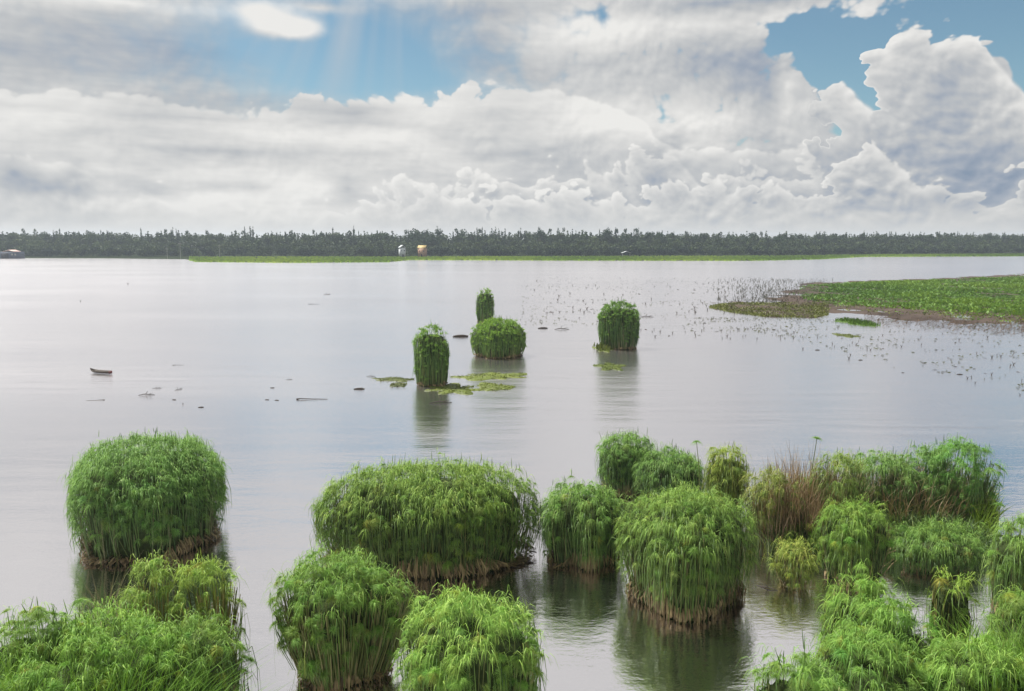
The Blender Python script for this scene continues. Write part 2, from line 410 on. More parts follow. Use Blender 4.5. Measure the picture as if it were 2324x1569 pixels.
    Pm, Wm, sm = umbel_rays(nP[rest], ax[rest], raysN, np.full(len(rest), ray) * rng.uniform(.75, 1.25, len(rest)), .021 * headw, 2, .2 if up else .95, .55 if up else .3)
    tone = np.repeat(rng.normal(.48, .14, len(rest)), raysN) + rng.normal(0, .14, len(Pm))
    b.ribbons(Pm, Wm, sm, np.clip(tone, 0, 1))
    o = link('papyrus_heads', b.mesh('papyrus_heads', M_HEAD), root, color=tint); o['kind'] = 'stuff'
    # stems from the root mat to the heads
    per = math.pi * (rx + ry)
    ns = int(per * stems); th = rng.uniform(0, 2 * np.pi, ns); tt_ = rng.uniform(.45, .9, ns)
    B0 = surf(th, np.zeros(ns), rng.uniform(.8, .99, ns)[:, None] if False else .95); B0[:, :2] *= rng.uniform(.86, 1.04, (ns, 1))
    E = surf(th + rng.normal(0, .06, ns), tt_, .97); E[:, :2] *= rng.uniform(.95, 1.05, (ns, 1)); Mid = (B0 + E) / 2; Mid[:, :2] *= 1.02; B0[:, 2] = .05
    b = Bag(); b.tubes(np.stack([B0, Mid, E], 1), np.broadcast_to(np.array([.05, .04, .03]) * headw, (ns, 3)), np.clip(rng.normal(.45, .25, ns), 0, 1))
    o = link('stems', b.mesh('stems', M_STEM), root, color=tint); o['kind'] = 'stuff'
    # long blades that hang down the flanks
    nd = int(per * 62 * drape)
    if nd:
        th = rng.uniform(0, 2 * np.pi, nd); ts = np.clip(rng.normal(.62, .2, nd), .12, .93)
        S = surf(th, ts, 1.0); S[:, :2] *= rng.uniform(.93, 1.03, (nd, 1)); L = np.minimum(rng.uniform(.5, 1.6, nd), S[:, 2] * .9)
        outv = np.stack([np.cos(th), np.sin(th), 0 * th], -1)
        s = np.linspace(0, 1, 4)
        P = S[:, None] + outv[:, None] * (np.array([0, .14, .18, .12])[None, :, None] * rng.uniform(.5, 1.6, (nd, 1, 1)))
        P[..., 2] += np.array([0, .10, -.30, -1.0])[None] * L[:, None]
        P[..., :2] += (rng.normal(0, .12, (nd, 1, 2)) * s[None, :, None])
        tang = np.stack([-np.sin(th), np.cos(th), 0 * th], -1)
        b = Bag(); b.ribbons(P, np.broadcast_to(np.array([.016, .026, .024, .01]) * headw, (nd, 4)), unit(tang + rng.normal(0, .4, (nd, 3))), np.clip(rng.normal(.40, .16, nd), 0, 1))
        o = link('hanging_blades', b.mesh('hanging_blades', M_BLADE), root, color=tint); o['kind'] = 'stuff'
    # fine strands arching out of the dome and falling over it
    nd = int(A_top * (95 if not up else 25)); k1 = rng.integers(0, n1, nd)
    S = nP[k1] + rng.normal(0, .10, (nd, 3)); S[:, 2] += .05
    od = unit(np.stack([S[:, 0] / rx, S[:, 1] / ry, 0 * S[:, 0]], -1) * 1.2 + rng.normal(0, .75, (nd, 3)) * [1, 1, 0])
    L = rng.uniform(.35, .72, nd); s = np.array([0, .33, .66, 1.0])
    P = S[:, None] + od[:, None] * (L[:, None] * s * .62)[..., None]
    P[..., 2] += L[:, None] * (np.array([0, .18, .05, -.42])[None] + rng.normal(0, .05, (nd, 1)) * s[None])
    b = Bag(); b.ribbons(P, np.broadcast_to(np.array([.010, .015, .014, .005]) * headw, (nd, 4)), unit(np.cross(od, [0, 0, 1.0]) + rng.normal(0, .35, (nd, 3))), np.clip(rng.normal(.5, .17, nd), 0, 1))
    o = link('arching_blades', b.mesh('arching_blades', M_HEAD), root, color=tint); o['kind'] = 'stuff'
    # upright blades: striped flanks and a ragged top edge
    nu = int(per * 26 * rise); nt_ = int(A_top * 9)
    th = np.concatenate([rng.uniform(0, 2 * np.pi, nu)]); t0 = rng.uniform(.02, .5, nu); t1 = np.clip(t0 + rng.uniform(.2, .5, nu), 0, .92)
    f0 = rng.uniform(.97, 1.05, (nu, 1)); S = surf(th, t0); E = surf(th + rng.normal(0, .05, nu), t1); Md = surf(th, (t0 + t1) / 2)
    S[:, :2] *= f0; Md[:, :2] *= f0 + .03; E[:, :2] *= f0 + rng.uniform(-.03, .06, (nu, 1))
    k1 = rng.integers(0, n1, nt_); S2 = nP[k1] + rng.normal(0, .12, (nt_, 3)); g2 = rng.uniform(.2, .52, nt_) * (1.3 if up else 1)
    D2 = np.stack([rng.normal(0, .16, nt_), rng.normal(0, .16, nt_), np.ones(nt_)], -1); E2 = S2 + D2 * g2[:, None]; M2 = (S2 + E2) / 2
    Pu = np.concatenate([np.stack([S, Md, E], 1), np.stack([S2, M2, E2], 1)])
    b = Bag(); b.ribbons(Pu, np.broadcast_to(np.array([.02, .026, .008]) * headw, (nu + nt_, 3)), unit(np.stack([rng.normal(0, 1, len(Pu)), rng.normal(0, .5, len(Pu)), 0 * Pu[:, 0, 0]], -1)), np.clip(np.concatenate([rng.normal(.40, .17, nu), rng.normal(.5, .14, nt_)]), 0, 1))
    o = link('upright_blades', b.mesh('upright_blades', M_BLADE), root, color=tint); o['kind'] = 'stuff'
    # brown skirt of dead sedge at the waterline
    if skirt:
        n = int(per * 46 * skirt); th = rng.uniform(0, 2 * np.pi, n)
        top_h = (.42 + .2 * np.sin(th * 3 + k[0][0]) + .12 * np.sin(th * 7 + k[0][1])) * skirt
        S = surf(th, np.zeros(n), 1.0); S[:, :2] *= rng.uniform(.88, 1.0, (n, 1)); S[:, 2] = top_h * rng.uniform(.7, 1.5, n)
        E = surf(th + rng.normal(0, .04, n), np.zeros(n), 1.0); E[:, :2] *= rng.uniform(.96, 1.08, (n, 1)); E[:, 2] = rng.uniform(-.06, .22, n)
        Mid = (S + E) / 2; Mid[:, :2] *= 1.05
        tang = np.stack([-np.sin(th), np.cos(th), 0 * th], -1)
        b = Bag(); b.ribbons(np.stack([S, Mid, E], 1), np.broadcast_to(np.array([.05, .07, .03]) * headw, (n, 3)), unit(tang + rng.normal(0, .3, (n, 3))), np.clip(rng.normal(.5, .25, n), 0, 1))
        o = link('dead_skirt', b.mesh('dead_skirt', M_DEAD), root); o['kind'] = 'stuff'
    return root, rx, ry, H
def ray_z(px, py):
    x, y, w = ray(px, py); return w / y
def ray_xy(px, py):
    x, y, w = ray(px, py); return x / y

def grass_patch(name, label, pts, H, tint=(1, 1, 1), m=None, n=2600, width=.035, lean=.5, cat='grass clump', group=None, spread=1.0, tone=.5, fill=True, hvar=.3):
    """a stand of arching blades rooted inside a ring of surveyed points (metres)"""
    m = m or M_GRASS
    pts = np.array(pts, float); c = pts.mean(0)
    root = link(name, None, loc=(c[0], c[1], 0)); tag(root, label, cat, group)
    q = pts - c; nv = len(q)
    i = rng.integers(0, nv, n); f = np.sqrt(rng.uniform(0, 1, n))[:, None]; g = rng.uniform(0, 1, n)[:, None]
    base = (q[i] * g + q[(i + 1) % nv] * (1 - g)) * f
    h = H * np.clip(rng.normal(.8, hvar * .6, n), .25, 1.15) * (1 - .35 * f[:, 0] ** 3)
    d = unit(np.concatenate([base * .25 + rng.normal(0, 1, (n, 2)), np.zeros((n, 1))], 1))
    ln = lean * h * rng.uniform(.2, 1.0, n)
    s = np.linspace(0, 1, 5)
    P = np.zeros((n, 5, 3)); P[:, :, :2] = base[:, None]
    P += d[:, None] * (ln[:, None] * (s ** 2)[None])[..., None]
    P[..., 2] += h[:, None] * (s * 1.15 - .3 * s ** 3 * (ln / h)[:, None] * 1.2)
    side = unit(np.cross(d, [0, 0, 1.0]) + rng.normal(0, .5, (n, 3)))
    b = Bag(); b.ribbons(P, np.broadcast_to(width * np.array([.7, 1, 1, .7, .15]), (n, 5)), side, np.clip(rng.normal(tone, .2, n), 0, 1))
    o = link('blades', b.mesh('blades', m), root, color=tint); o['kind'] = 'stuff'
    if fill:
        V = []; F = []; nt = 24
        for a, (zz, ff) in enumerate(((-.2, .95), (H * .3, .92), (H * .5, .7), (H * .56, .2))):
            for j in range(nt):
                u_ = j / nt * nv; k0 = int(u_) % nv; w = u_ - int(u_)
                p = (q[k0] * (1 - w) + q[(k0 + 1) % nv] * w) * ff + rng.normal(0, .06, 2)
                V.append((p[0], p[1], zz + rng.normal(0, .06)))
        for a in range(3):
            for j in range(nt): F.append((a * nt + j, a * nt + (j + 1) % nt, (a + 1) * nt + (j + 1) % nt, (a + 1) * nt + j))
        F.append(tuple(3 * nt + j for j in (0, 6, 12, 18)))
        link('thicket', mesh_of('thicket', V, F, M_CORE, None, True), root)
    return root

STALK_STEMS = []
def stalk(px, ptop, pbase, label, tint=(1, 1, 1), bend=.15, size=.45, dry=False, group='single papyrus stalks'):
    x, y = spot(px, pbase); H = CAM_H + y * ray_z(px, ptop)
    root = link('papyrus_stalk', None, loc=(x, y, 0)); tag(root, label, 'papyrus', group)
    a = random.uniform(0, 6.28); s = np.linspace(0, 1, 5)
    P = np.zeros((1, 5, 3)); P[0, :, 2] = s * H; P[0, :, 0] = math.cos(a) * bend * H * s ** 2; P[0, :, 1] = math.sin(a) * bend * H * s ** 2
    b = Bag(); b.tubes(P, np.array([[.06, .055, .05, .04, .03]]), np.array([.8 if dry else .4]), 5)
    link('stem', b.mesh('stem', M_STEM), root, color=tint)
    h = link('papyrus_head', random.choice(HEADS), root, P[0, -1], tint); f = size / .40
    h.scale = (f, f, f); h.rotation_euler = (random.uniform(-.3, .3), random.uniform(-.3, .3), random.uniform(0, 6))
    return root

# ------------------------------------------------------------------ lake, far bank
def sheet(name, pts, z, m, kind='structure', label=None, cat=None):
    me = bpy.data.meshes.new(name); me.from_pydata([(p[0], p[1], z) for p in pts], [], [tuple(range(len(pts)))]); me.materials.append(m)
    o = link(name, me)
    tag(o, label, cat, None, kind); return o
FAR = 2600
sheet('lake', [(-FAR, -200), (FAR, -200), (FAR, FAR), (-FAR, FAR)], 0, M_WATER, label='pale grey rippled lake water reflecting the clouded sky', cat='lake')

SHORE = [(-900, 586), (0, 586), (250, 587), (420, 589), (445, 595), (650, 597), (880, 595.5), (930, 590.5), (1300, 592), (1700, 592.5), (1860, 589), (1960, 583.5), (2324, 582), (3300, 582)]
WOOD_EDGE = [(-900, 584), (0, 584.5), (430, 584), (900, 584), (1300, 583), (1700, 582), (2000, 579), (2324, 577), (3300, 577)]
shore = [spot(*p) for p in SHORE]; wood = [spot(*p) for p in WOOD_EDGE]
def interp_line(line, x):
    xs = [p[0] for p in line]; ys = [p[1] for p in line]; return float(np.interp(x, xs, ys))
M_BANK = simple('bank_soil', (.022, .03, .015), .95, .3, .05, 0, 0)
def bank():
    pts = [(p[0], p[1]) for p in shore]
    back = [spot(p[0], float(np.interp(p[0], [q[0] for q in WOOD_EDGE], [q[1] for q in WOOD_EDGE]))) for p in SHORE]
    V = [(x, y, -.25) for x, y in pts] + [(x, y + 4, .25) for x, y in pts] + [(x, y + 30, .5) for x, y in back] + [(x * 1.1, y + 150, 8) for x, y in back] + [(x * 1.6, 2500, 8) for x, y in back]
    n = len(pts); F = []
    for a in (0, 1, 2, 3):
        for i in range(n - 1): F.append((a * n + i, a * n + i + 1, (a + 1) * n + i + 1, (a + 1) * n + i))
    me = mesh_of('far_bank', V, F, M_BANK); o = link('far_bank', me); tag(o, 'low far bank of the lake under the forest', 'bank', None, 'structure')
bank()
def shore_grass():
    n = 26000
    px = rng.uniform(430, 2400, n); X = []; Y = []; tone = []
    b = Bag()
    sx = np.array([p[0] for p in SHORE]); sy = np.array([p[1] for p in SHORE]); wx = np.array([p[0] for p in WOOD_EDGE]); wy = np.array([p[1] for p in WOOD_EDGE])
    f = rng.uniform(0, 1, n)
    front = np.interp(px, sx, sy); back = np.interp(px, wx, wy)
    P = np.array([spot(a, bb) for a, bb in zip(px, front * (1 - f) + back * f)])
    h = rng.uniform(.35, 1.0, n); C = np.concatenate([P, np.zeros((n, 1))], 1)
    w = rng.uniform(.6, 2.2, n)
    Pp = np.stack([C, C + np.stack([rng.normal(0, .2, n), rng.normal(0, .2, n), h], -1)], 1); Pp[:, 0, 2] = -.1
    side = unit(np.stack([np.ones(n), rng.normal(0, .5, n), 0 * h], -1))
    t = .62 + .2 * np.sin(px * .013) + rng.normal(0, .15, n) - np.clip((px - 950) / 1400, 0, 1) * .25
    b.ribbons(Pp, np.stack([w, w * .5], 1), side, np.clip(t, 0, 1))
    o = link('shore_grass', b.mesh('shore_grass', M_GRASS), color=(1.15, 1.0, .9)); tag(o, 'bright green strip of grass along the far shore', 'grass', None, 'stuff')
shore_grass()

# ------------------------------------------------------------------ forest
def crown_quads(lobes, n, size):
    """leaf clumps through the volume of a few ellipsoid lobes"""
    out = []
    lobes = np.array(lobes, float)
    w = (lobes[:, 3] * lobes[:, 4]); pick = rng.choice(len(lobes), n, p=w / w.sum())
    L = lobes[pick]
    d = unit(rng.normal(size=(n, 3))) * (rng.uniform(.35, 1, n) ** .5)[:, None]
    C = L[:, :3] + d * np.stack([L[:, 3], L[:, 3], L[:, 4]], -1)
    a = unit(rng.normal(size=(n, 3))); b_ = unit(np.cross(a, rng.normal(size=(n, 3))))
    s = (size * rng.uniform(.6, 1.4, n))[:, None]
    return np.stack([C - a * s, C - b_ * s * .7, C + a * s, C + b_ * s * .7], 1), C
def tree_parts(kind, H):
    if kind == 'round': lobes = [(rng.normal(0, .12) * H, rng.normal(0, .12) * H, H * rng.uniform(.55, .88), H * rng.uniform(.11, .2), H * rng.uniform(.09, .14)) for _ in range(6)]; n = 170
    elif kind == 'spire': lobes = [(0, 0, H * z, H * .085 * (1.35 - z), H * .1) for z in np.linspace(.35, .97, 8)]; n = 140
    elif kind == 'tuft': lobes = [(0, 0, H * .93, H * .085, H * .065), (H * .05, 0, H * .87, H * .07, H * .04), (-.03 * H, 0, H * .5, H * .12, H * .2)]; n = 110
    else: lobes = [(rng.normal(0, .2) * H, rng.normal(0, .2) * H, H * rng.uniform(.25, .8), H * rng.uniform(.2, .32), H * .2) for _ in range(6)]; n = 150
    n = int(n * 2.4); Q4, C = crown_quads(lobes, n, .56 if kind != 'spire' else .45)
    tone = np.clip(.38 + (C[:, 2] / H - .6) * .0 + rng.normal(0, .17, n), 0, 1)
    k = 5; s = np.linspace(0, .86, k)
    P = np.zeros((1, k, 3)); P[0, :, 2] = s * H; P[0, :, 0] = np.cumsum(rng.normal(0, .012 * H, k)); P[0, 0, 0] = 0
    T = [(P, np.array([H * .03 * np.linspace(1, .3, k)]))]
    for _ in range(3):
        z0 = rng.uniform(.45, .75) * H; a = rng.uniform(0, 6.28); e = np.array([math.cos(a) * H * .14, math.sin(a) * H * .14, z0 + H * .12])
        T.append((np.array([[[0, 0, z0], e * [.5, .5, 1] + [0, 0, -.03 * H], e]]), np.array([[H * .014, H * .01, H * .005]])))
    return Q4, tone, T
def forest():
    variants = []
    for kind, cnt in (('round', 5), ('spire', 4), ('tuft', 4), ('bush', 3)):
        for _ in range(cnt):
            Hh = 20.0 if kind != 'bush' else 9.0
            Q4, tone, T = tree_parts(kind, Hh)
            c = Bag(); n = len(Q4); c.raw(Q4.reshape(-1, 3), np.arange(n * 4).reshape(n, 4), np.repeat(tone, 4))
            tr = Bag()
            for P, W in T: tr.tubes(P, W, np.array([.5]), 5)
            variants.append((kind, c.mesh('crown', M_TREE), tr.mesh('trunk', M_TRUNK), Q4, tone))
    by = lambda k: [v for v in variants if v[0] == k]
    # the wood itself reads as one mass
    b = Bag(); nt = 2600
    LEFT, RIGHT = -520, 680
    for i in range(nt):
        x = rng.uniform(LEFT, RIGHT); y0 = interp_line(wood, x * 1.0)
        dpt = rng.uniform(0, 1) ** 1.2 * 150
        if dpt < 20: kind, h = 'bush', rng.uniform(6, 10)
        elif dpt < 45: kind, h = random.choice(['round', 'bush', 'round']), rng.uniform(9, 14)
        else: kind, h = random.choice(['round', 'round', 'spire']), rng.uniform(14, 19.2)
        if x > 60: h *= .97
        v = random.choice(by(kind)); f = h / (9.0 if kind == 'bush' else 20.0)
        if kind == 'bush': f *= 1.0
        sub = rng.choice(len(v[3]), 230 if dpt < 80 else 130, replace=False)
        Qd = v[3][sub]; cen = Qd.mean(1, keepdims=True)
        Qd = (cen * f + (Qd - cen) * 1.25); a = rng.uniform(0, 6.28); ca, sa = math.cos(a), math.sin(a)
        Qd = np.stack([Qd[..., 0] * ca - Qd[..., 1] * sa, Qd[..., 0] * sa + Qd[..., 1] * ca, Qd[..., 2]], -1) + np.array([x, y0 + 3 + dpt, .3])
        b.raw(Qd.reshape(-1, 3), np.arange(len(sub) * 4).reshape(-1, 4), np.repeat(np.clip(v[4][sub] + rng.normal(0, .10) + (.12 if 8 < dpt < 40 else 0), 0, 1), 4))
    o = link('forest', b.mesh('forest', M_TREE)); tag(o, 'dense dark green forest lining the far shore', 'forest', None, 'stuff')
    names = {'round': ('round crowned forest tree', 'broadleaf_tree'),
             'spire': ('tall narrow spire shaped forest tree', 'conifer_tree'),
             'tuft': ('small tufted tree on the skyline', 'tufted_tree'),
             'bush': ('dark bushy tree at the shore', 'bushy_tree')}
    def tree(kind, x, y, h, tint):
        v = random.choice(by(kind)); lab, nm = names[kind]
        b_ = math.degrees(math.atan2(x, y)); k = 1 if b_ < -24 else 2 if b_ < -18 else 3 if b_ < -9 else 4 if b_ < -4 else 5 if b_ < 6 else 6 if b_ < 14 else 7
        where = {1: 'above the boathouse, left of the poles', 2: 'behind the pale poles', 3: 'between the poles and the white house', 4: 'behind the white and tan houses', 5: 'between the tan house and the white shelter', 6: 'right of the white shelter', 7: 'beyond the marsh at the far right'}[k]
        r = link(nm, None, loc=(x, y, .3)); tag(r, lab + ', ' + where, 'tree', nm.replace('_', ' ') + 's ' + where)
        f = h / (9.0 if kind == 'bush' else 20.0)
        g = f * rng.uniform(.8, 1.1) * (.75 if kind in ('tuft', 'spire') else 1); r.scale = (g, g, f); r.rotation_euler[2] = rng.uniform(0, 6.28)
        link('crown', v[1], r, color=tint); link('trunk', v[2], r)
    for i in range(70):                                  # skyline: tufts to the left, spires in the middle, lower to the right
        x = rng.uniform(-430, -60); y = interp_line(wood, x) + rng.uniform(40, 100)
        k = random.choice(['tuft', 'round', 'round', 'spire']); tree(k, x, y, rng.uniform(17, 19.6) + (rng.uniform(.5, 3.5) if k in ('tuft', 'spire') else 0), (.9, 1.05, .85))
    for i in range(75):
        x = rng.uniform(-90, 130); y = interp_line(wood, x) + rng.uniform(40, 100)
        tree(random.choice(['spire', 'spire', 'tuft', 'round']), x, y, rng.uniform(17.5, 22.5), (.78, .95, .9))
    for i in range(55):
        x = rng.uniform(110, 480); y = interp_line(wood, x) + rng.uniform(40, 110)
        tree(random.choice(['round', 'round', 'spire', 'tuft']), x, y, rng.uniform(17.2, 19.8), (.75, .92, .9))
    for i in range(90):
        x = rng.uniform(-440, 480); y = interp_line(wood, x) + rng.uniform(1, 9)
        tree('bush', x, y, rng.uniform(4.5, 8.5), (.42, .55, .75))
forest()

# ------------------------------------------------------------------ things on the far shore
def boxes(name, items, m, parent=None, loc=None):
    V = []; F = []
    for (x0, x1, y0, y1, z0, z1) in items:
        n = len(V); V += [(x0, y0, z0), (x1, y0, z0), (x1, y1, z0), (x0, y1, z0), (x0, y0, z1), (x1, y0, z1), (x1, y1, z1), (x0, y1, z1)]
        F += [(n, n + 3, n + 2, n + 1), (n + 4, n + 5, n + 6, n + 7), (n, n + 1, n + 5, n + 4), (n + 1, n + 2, n + 6, n + 5), (n + 2, n + 3, n + 7, n + 6), (n + 3, n, n + 4, n + 7)]
    return link(name, mesh_of(name, V, F, m), parent, loc)
def gable(name, w, d, z0, rise, m, parent, over=.4):
    w2, d2 = w / 2 + over, d / 2 + over; th = .15
    V = []; 
    for dz in (0, th): V += [(-w2, -d2, z0 + dz), (w2, -d2, z0 + dz), (w2, d2, z0 + dz), (-w2, d2, z0 + dz), (0, -d2, z0 + rise + dz), (0, d2, z0 + rise + dz)]
    F = [(6, 10, 11, 9), (7, 8, 11, 10), (0, 3, 5, 4), (1, 4, 5, 2), (0, 4, 10, 6), (4, 1, 7, 10), (3, 9, 11, 5), (5, 11, 8, 2), (0, 6, 9, 3), (1, 2, 8, 7)]
    return link(name, mesh_of(name, V, F, m), parent)
M_WHITE = simple('white_paint', (.52, .55, .58), .6, .12, 1)
M_TAN = simple('tan_board', (.36, .22, .15), .7, .2, 1)
M_YEL = simple('yellow_roof', (.40, .30, .12), .6, .15, 1)
M_PINK = simple('pink_roof', (.60, .42, .38), .6, .15, 1)
M_SLATE = simple('dark_hull', (.05, .06, .09), .6, .3, 1)
M_DARK = simple('dark_opening', (.02, .02, .025), .8, .2, 1)
M_POLE = simple('pale_pole', (.26, .26, .24), .7, .2, 1)
def house(px, py, w, h, rise, wall_m, roof_m, label, nm='lakeside_house', rot=.25, d=5, turned=False):
    x, y = spot(px, py); r = link(nm, None, loc=(x, y, .3)); tag(r, label, 'house'); r.rotation_euler[2] = rot
    boxes('wall', [(-w / 2, w / 2, -d / 2, d / 2, 0, h)], wall_m, r)
    g_ = gable('roof', d, w, h, rise, roof_m, r) if turned else gable('roof', w, d, h, rise, roof_m, r)
    if turned: g_.rotation_euler[2] = R(90)
    boxes('door', [(-.5, .5, -d / 2 - .06, -d / 2 + .02, 0, 2.0)], M_DARK, r)
    for sx in (-.3, .3): boxes('window', [(w * sx - .4, w * sx + .4, -d / 2 - .05, -d / 2 + .02, h * .62, h * .62 + .8)], M_SLATE, r)
    return r
house(913, 584.8, 4.0, 6.8, 1.7, M_WHITE, M_WHITE, 'narrow white house on the far shore beside the tan one', rot=.35)
house(959, 584.8, 5.4, 6.4, 1.9, M_TAN, M_YEL, 'tan house with a yellow roof on the far shore', rot=-.15, turned=True)
def shelter(px, py):
    x, y = spot(px, py); r = link('shelter', None, loc=(x, y, .3)); tag(r, 'small white roofed shelter half hidden in the far forest', 'shelter')
    gable('roof', 6, 3, 3.2, 1.2, M_WHITE, r)
    for sx in (-2.6, 2.6):
        for sy in (-1.2, 1.2): boxes('post', [(sx - .12, sx + .12, sy - .12, sy + .12, -.1, 3.2)], M_POLE, r)
shelter(1421, 586)
def boathouse(px, py):
    x, y = spot(px, py); r = link('boathouse', None, loc=(x, y, 0)); tag(r, 'dark boathouse with a pale pink roof at the left shore', 'boathouse')
    boxes('wall', [(-8, 8, -4, 4, 0, 4.6)], M_SLATE, r)
    g_ = gable('roof', 7, 7, 4.6, 1.2, M_PINK, r); g_.location[0] = 2
    boxes('door', [(-3, 2, -4.08, -3.95, 0, 3.6)], M_DARK, r)
    for sx in (4.0, 6.2): boxes('window', [(sx, sx + 1.0, -4.06, -3.95, 2.2, 3.4)], M_POLE, r)
boathouse(22, 587)
def pole(px, py, h, label):
    x, y = spot(px, py); r = link('pole', None, loc=(x, y, 0)); tag(r, label, 'pole', 'pale poles by the far shore')
    s = np.linspace(0, 1, 4); P = np.zeros((1, 4, 3)); P[0, :, 2] = s * h; P[0, :, 0] = .2 * s ** 2
    b = Bag(); b.tubes(P, np.array([[.32, .3, .28, .24]]), np.array([.5]), 6); link('shaft', b.mesh('shaft', M_POLE), r)
    boxes('cross_arm', [(-.9, 1.2, -.1, .1, h - .9, h - .7)], M_POLE, r)
for px, h in ((410, 11), (380, 7.5), (499, 9.5)): pole(px, 588 if px < 450 else 586, h, 'pale pole standing at the far shore in front of the dark trees')

# ------------------------------------------------------------------ marsh at the right
def marsh():
    outer = [(1600, 697), (1640, 690), (1760, 683), (1810, 655), (1850, 643), (2000, 637), (2150, 632), (2324, 623), (2600, 612), (3100, 612), (3100, 770), (2600, 762), (2324, 744), (2240, 738), (2150, 730), (2060, 726), (1990, 716), (1900, 710), (1850, 722), (1740, 720), (1660, 710)]
    pts = np.array([spot(*p) for p in outer])
    def inside(P, poly):
        n = len(poly); c = np.zeros(len(P), bool)
        for i in range(n):
            a, b = poly[i], poly[(i + 1) % n]
            cond = ((a[1] > P[:, 1]) != (b[1] > P[:, 1])) & (P[:, 0] < (b[0] - a[0]) * (P[:, 1] - a[1]) / (b[1] - a[1] + 1e-9) + a[0])
            c ^= cond
        return c
    def edge_dist(P, poly):
        d = np.full(len(P), 1e9)
        for i in range(len(poly)):
            a, b = poly[i], poly[(i + 1) % len(poly)]; ab = b - a
            t = np.clip(((P - a) @ ab) / (ab @ ab), 0, 1); d = np.minimum(d, np.linalg.norm(P - (a + t[:, None] * ab), axis=1))
        return d
    x0, y0 = pts.min(0); x1, y1 = pts.max(0); st = 1.6
    gx = np.arange(x0 - 4, x1 + 4, st); gy = np.arange(y0 - 4, y1 + 4, st); X, Y = np.meshgrid(gx, gy, indexing='ij')
    P = np.stack([X.ravel(), Y.ravel()], -1); ins = inside(P, pts); d = edge_dist(P, pts) * np.where(ins, 1, -1)
    nz = (np.sin(X * .31 + np.sin(Y * .17) * 2) * np.sin(Y * .23 + 1.3 + np.sin(X * .11)) + .6 * np.sin(X * .83 + Y * .4) * np.sin(Y * .71 - X * .2)).ravel()
    z = np.clip(d * .035, -.25, .11) + nz * .13 + rng.normal(0, .02, len(d))
    nx, ny = len(gx), len(gy); I = np.arange(nx * ny).reshape(nx, ny)
    F = np.stack([I[:-1, :-1], I[1:, :-1], I[1:, 1:], I[:-1, 1:]], -1).reshape(-1, 4)
    F = F[(d[F] > -3).any(1)]
    V = np.concatenate([P, z[:, None]], 1)
    o = link('mud_bank', mesh_of('mud_bank', V, F, M_MUD, None, True)); tag(o, 'purple brown mud bank edging the green marsh', 'mud', None, 'structure')
    green = [(1815, 652), (1860, 644), (2000, 638.5), (2150, 635), (2324, 627), (2520, 619), (2520, 736), (2324, 726), (2230, 718), (2130, 710), (2060, 704), (1960, 698), (1880, 692), (1820, 680)]
    gp = np.array([spot(*p) for p in green])
    n = 110000; C = np.stack([rng.uniform(gp[:, 0].min(), gp[:, 0].max(), n), rng.uniform(gp[:, 1].min(), gp[:, 1].max(), n)], -1)
    ed = edge_dist(C, gp) * np.where(inside(C, gp), 1, -1); ok = (ed > 0) | ((ed > -9) & (rng.uniform(0, 1, n) < .16) & inside(C, pts)); C, ed = C[ok], np.maximum(ed[ok], 0)
    hump = np.sin(C[:, 0] * .16 + np.sin(C[:, 1] * .09) * 2) * np.sin(C[:, 1] * .13 + 2 + np.sin(C[:, 0] * .07)) + .5 * np.sin(C[:, 0] * .5 + 1) * np.sin(C[:, 1] * .31)
    keep = rng.uniform(0, 1, len(C)) < np.clip(.35 + ed * .06, 0, 1); C, hump, ed = C[keep], hump[keep], ed[keep]
    n = len(C); h = (.45 + .35 * np.clip(hump, -.6, 1)) * rng.uniform(.6, 1.4, n) * np.clip(.4 + ed * .08, .4, 1)
    B0 = np.concatenate([C, np.full((n, 1), .05)], 1)
    tip = np.stack([rng.normal(0, .35, n), rng.normal(0, .35, n), h], -1)
    Pp = np.stack([B0, B0 + tip * [.3, .3, .65], B0 + tip], 1)
    w = rng.uniform(.2, .5, n); side = unit(np.stack([np.ones(n), rng.normal(0, .7, n), rng.normal(0, .2, n)], -1))
    b = Bag(); b.ribbons(Pp, np.stack([w, w, w * .3], 1), side, np.clip(.46 + hump * .20 + .14 * np.sin(C[:, 1] * .06 + 1.5 * np.sin(C[:, 0] * .05)) + rng.normal(0, .13, n) + .2 * np.clip((C[:, 0] - 75) / 40, -0.5, 1), 0, 1))
    o = link('marsh_grass', b.mesh('marsh_grass', M_MARSH), color=(1, 1, 1)); o.color = (1.12, .95, 1.05, 1); tag(o, 'bright green marsh grass covering the flat bank at the right', 'grass', None, 'stuff')
    # thin olive growth on the drowned tongue of the bank and along the mud
    n = 9000; px = rng.uniform(1610, 1880, n); py = rng.uniform(688, 722, n)
    C = np.array([spot(a, c) for a, c in zip(px, py)]); C = C[inside(C, pts)]; n = len(C)
    px2 = rng.uniform(1850, 2400, 4000); C2 = np.array([spot(a, c) for a, c in zip(px2, 683 + (px2 - 1850) * .075 + rng.normal(0, 9, 4000))]); C = np.concatenate([C, C2[inside(C2, pts)]]); n = len(C)
    B0 = np.concatenate([C, np.zeros((n, 1))], 1); h = rng.uniform(.1, .4, n)
    Pp = np.stack([B0, B0 + np.stack([rng.normal(0, .3, n), rng.normal(0, .3, n), h], -1)], 1); w = rng.uniform(.1, .3, n)
    b = Bag(); b.ribbons(Pp, np.stack([w, w * .4], 1), unit(np.stack([np.ones(n), rng.normal(0, .7, n), 0 * h], -1)), np.clip(rng.normal(.3, .2, n), 0, 1))
    o = link('sparse_sedge', b.mesh('sparse_sedge', M_MAT), color=(.8, .75, .8)); tag(o, 'thin olive sedge growing on the mud edge of the marsh', 'sedge', None, 'stuff')
    return inside, pts
inside, marsh_pts = marsh()
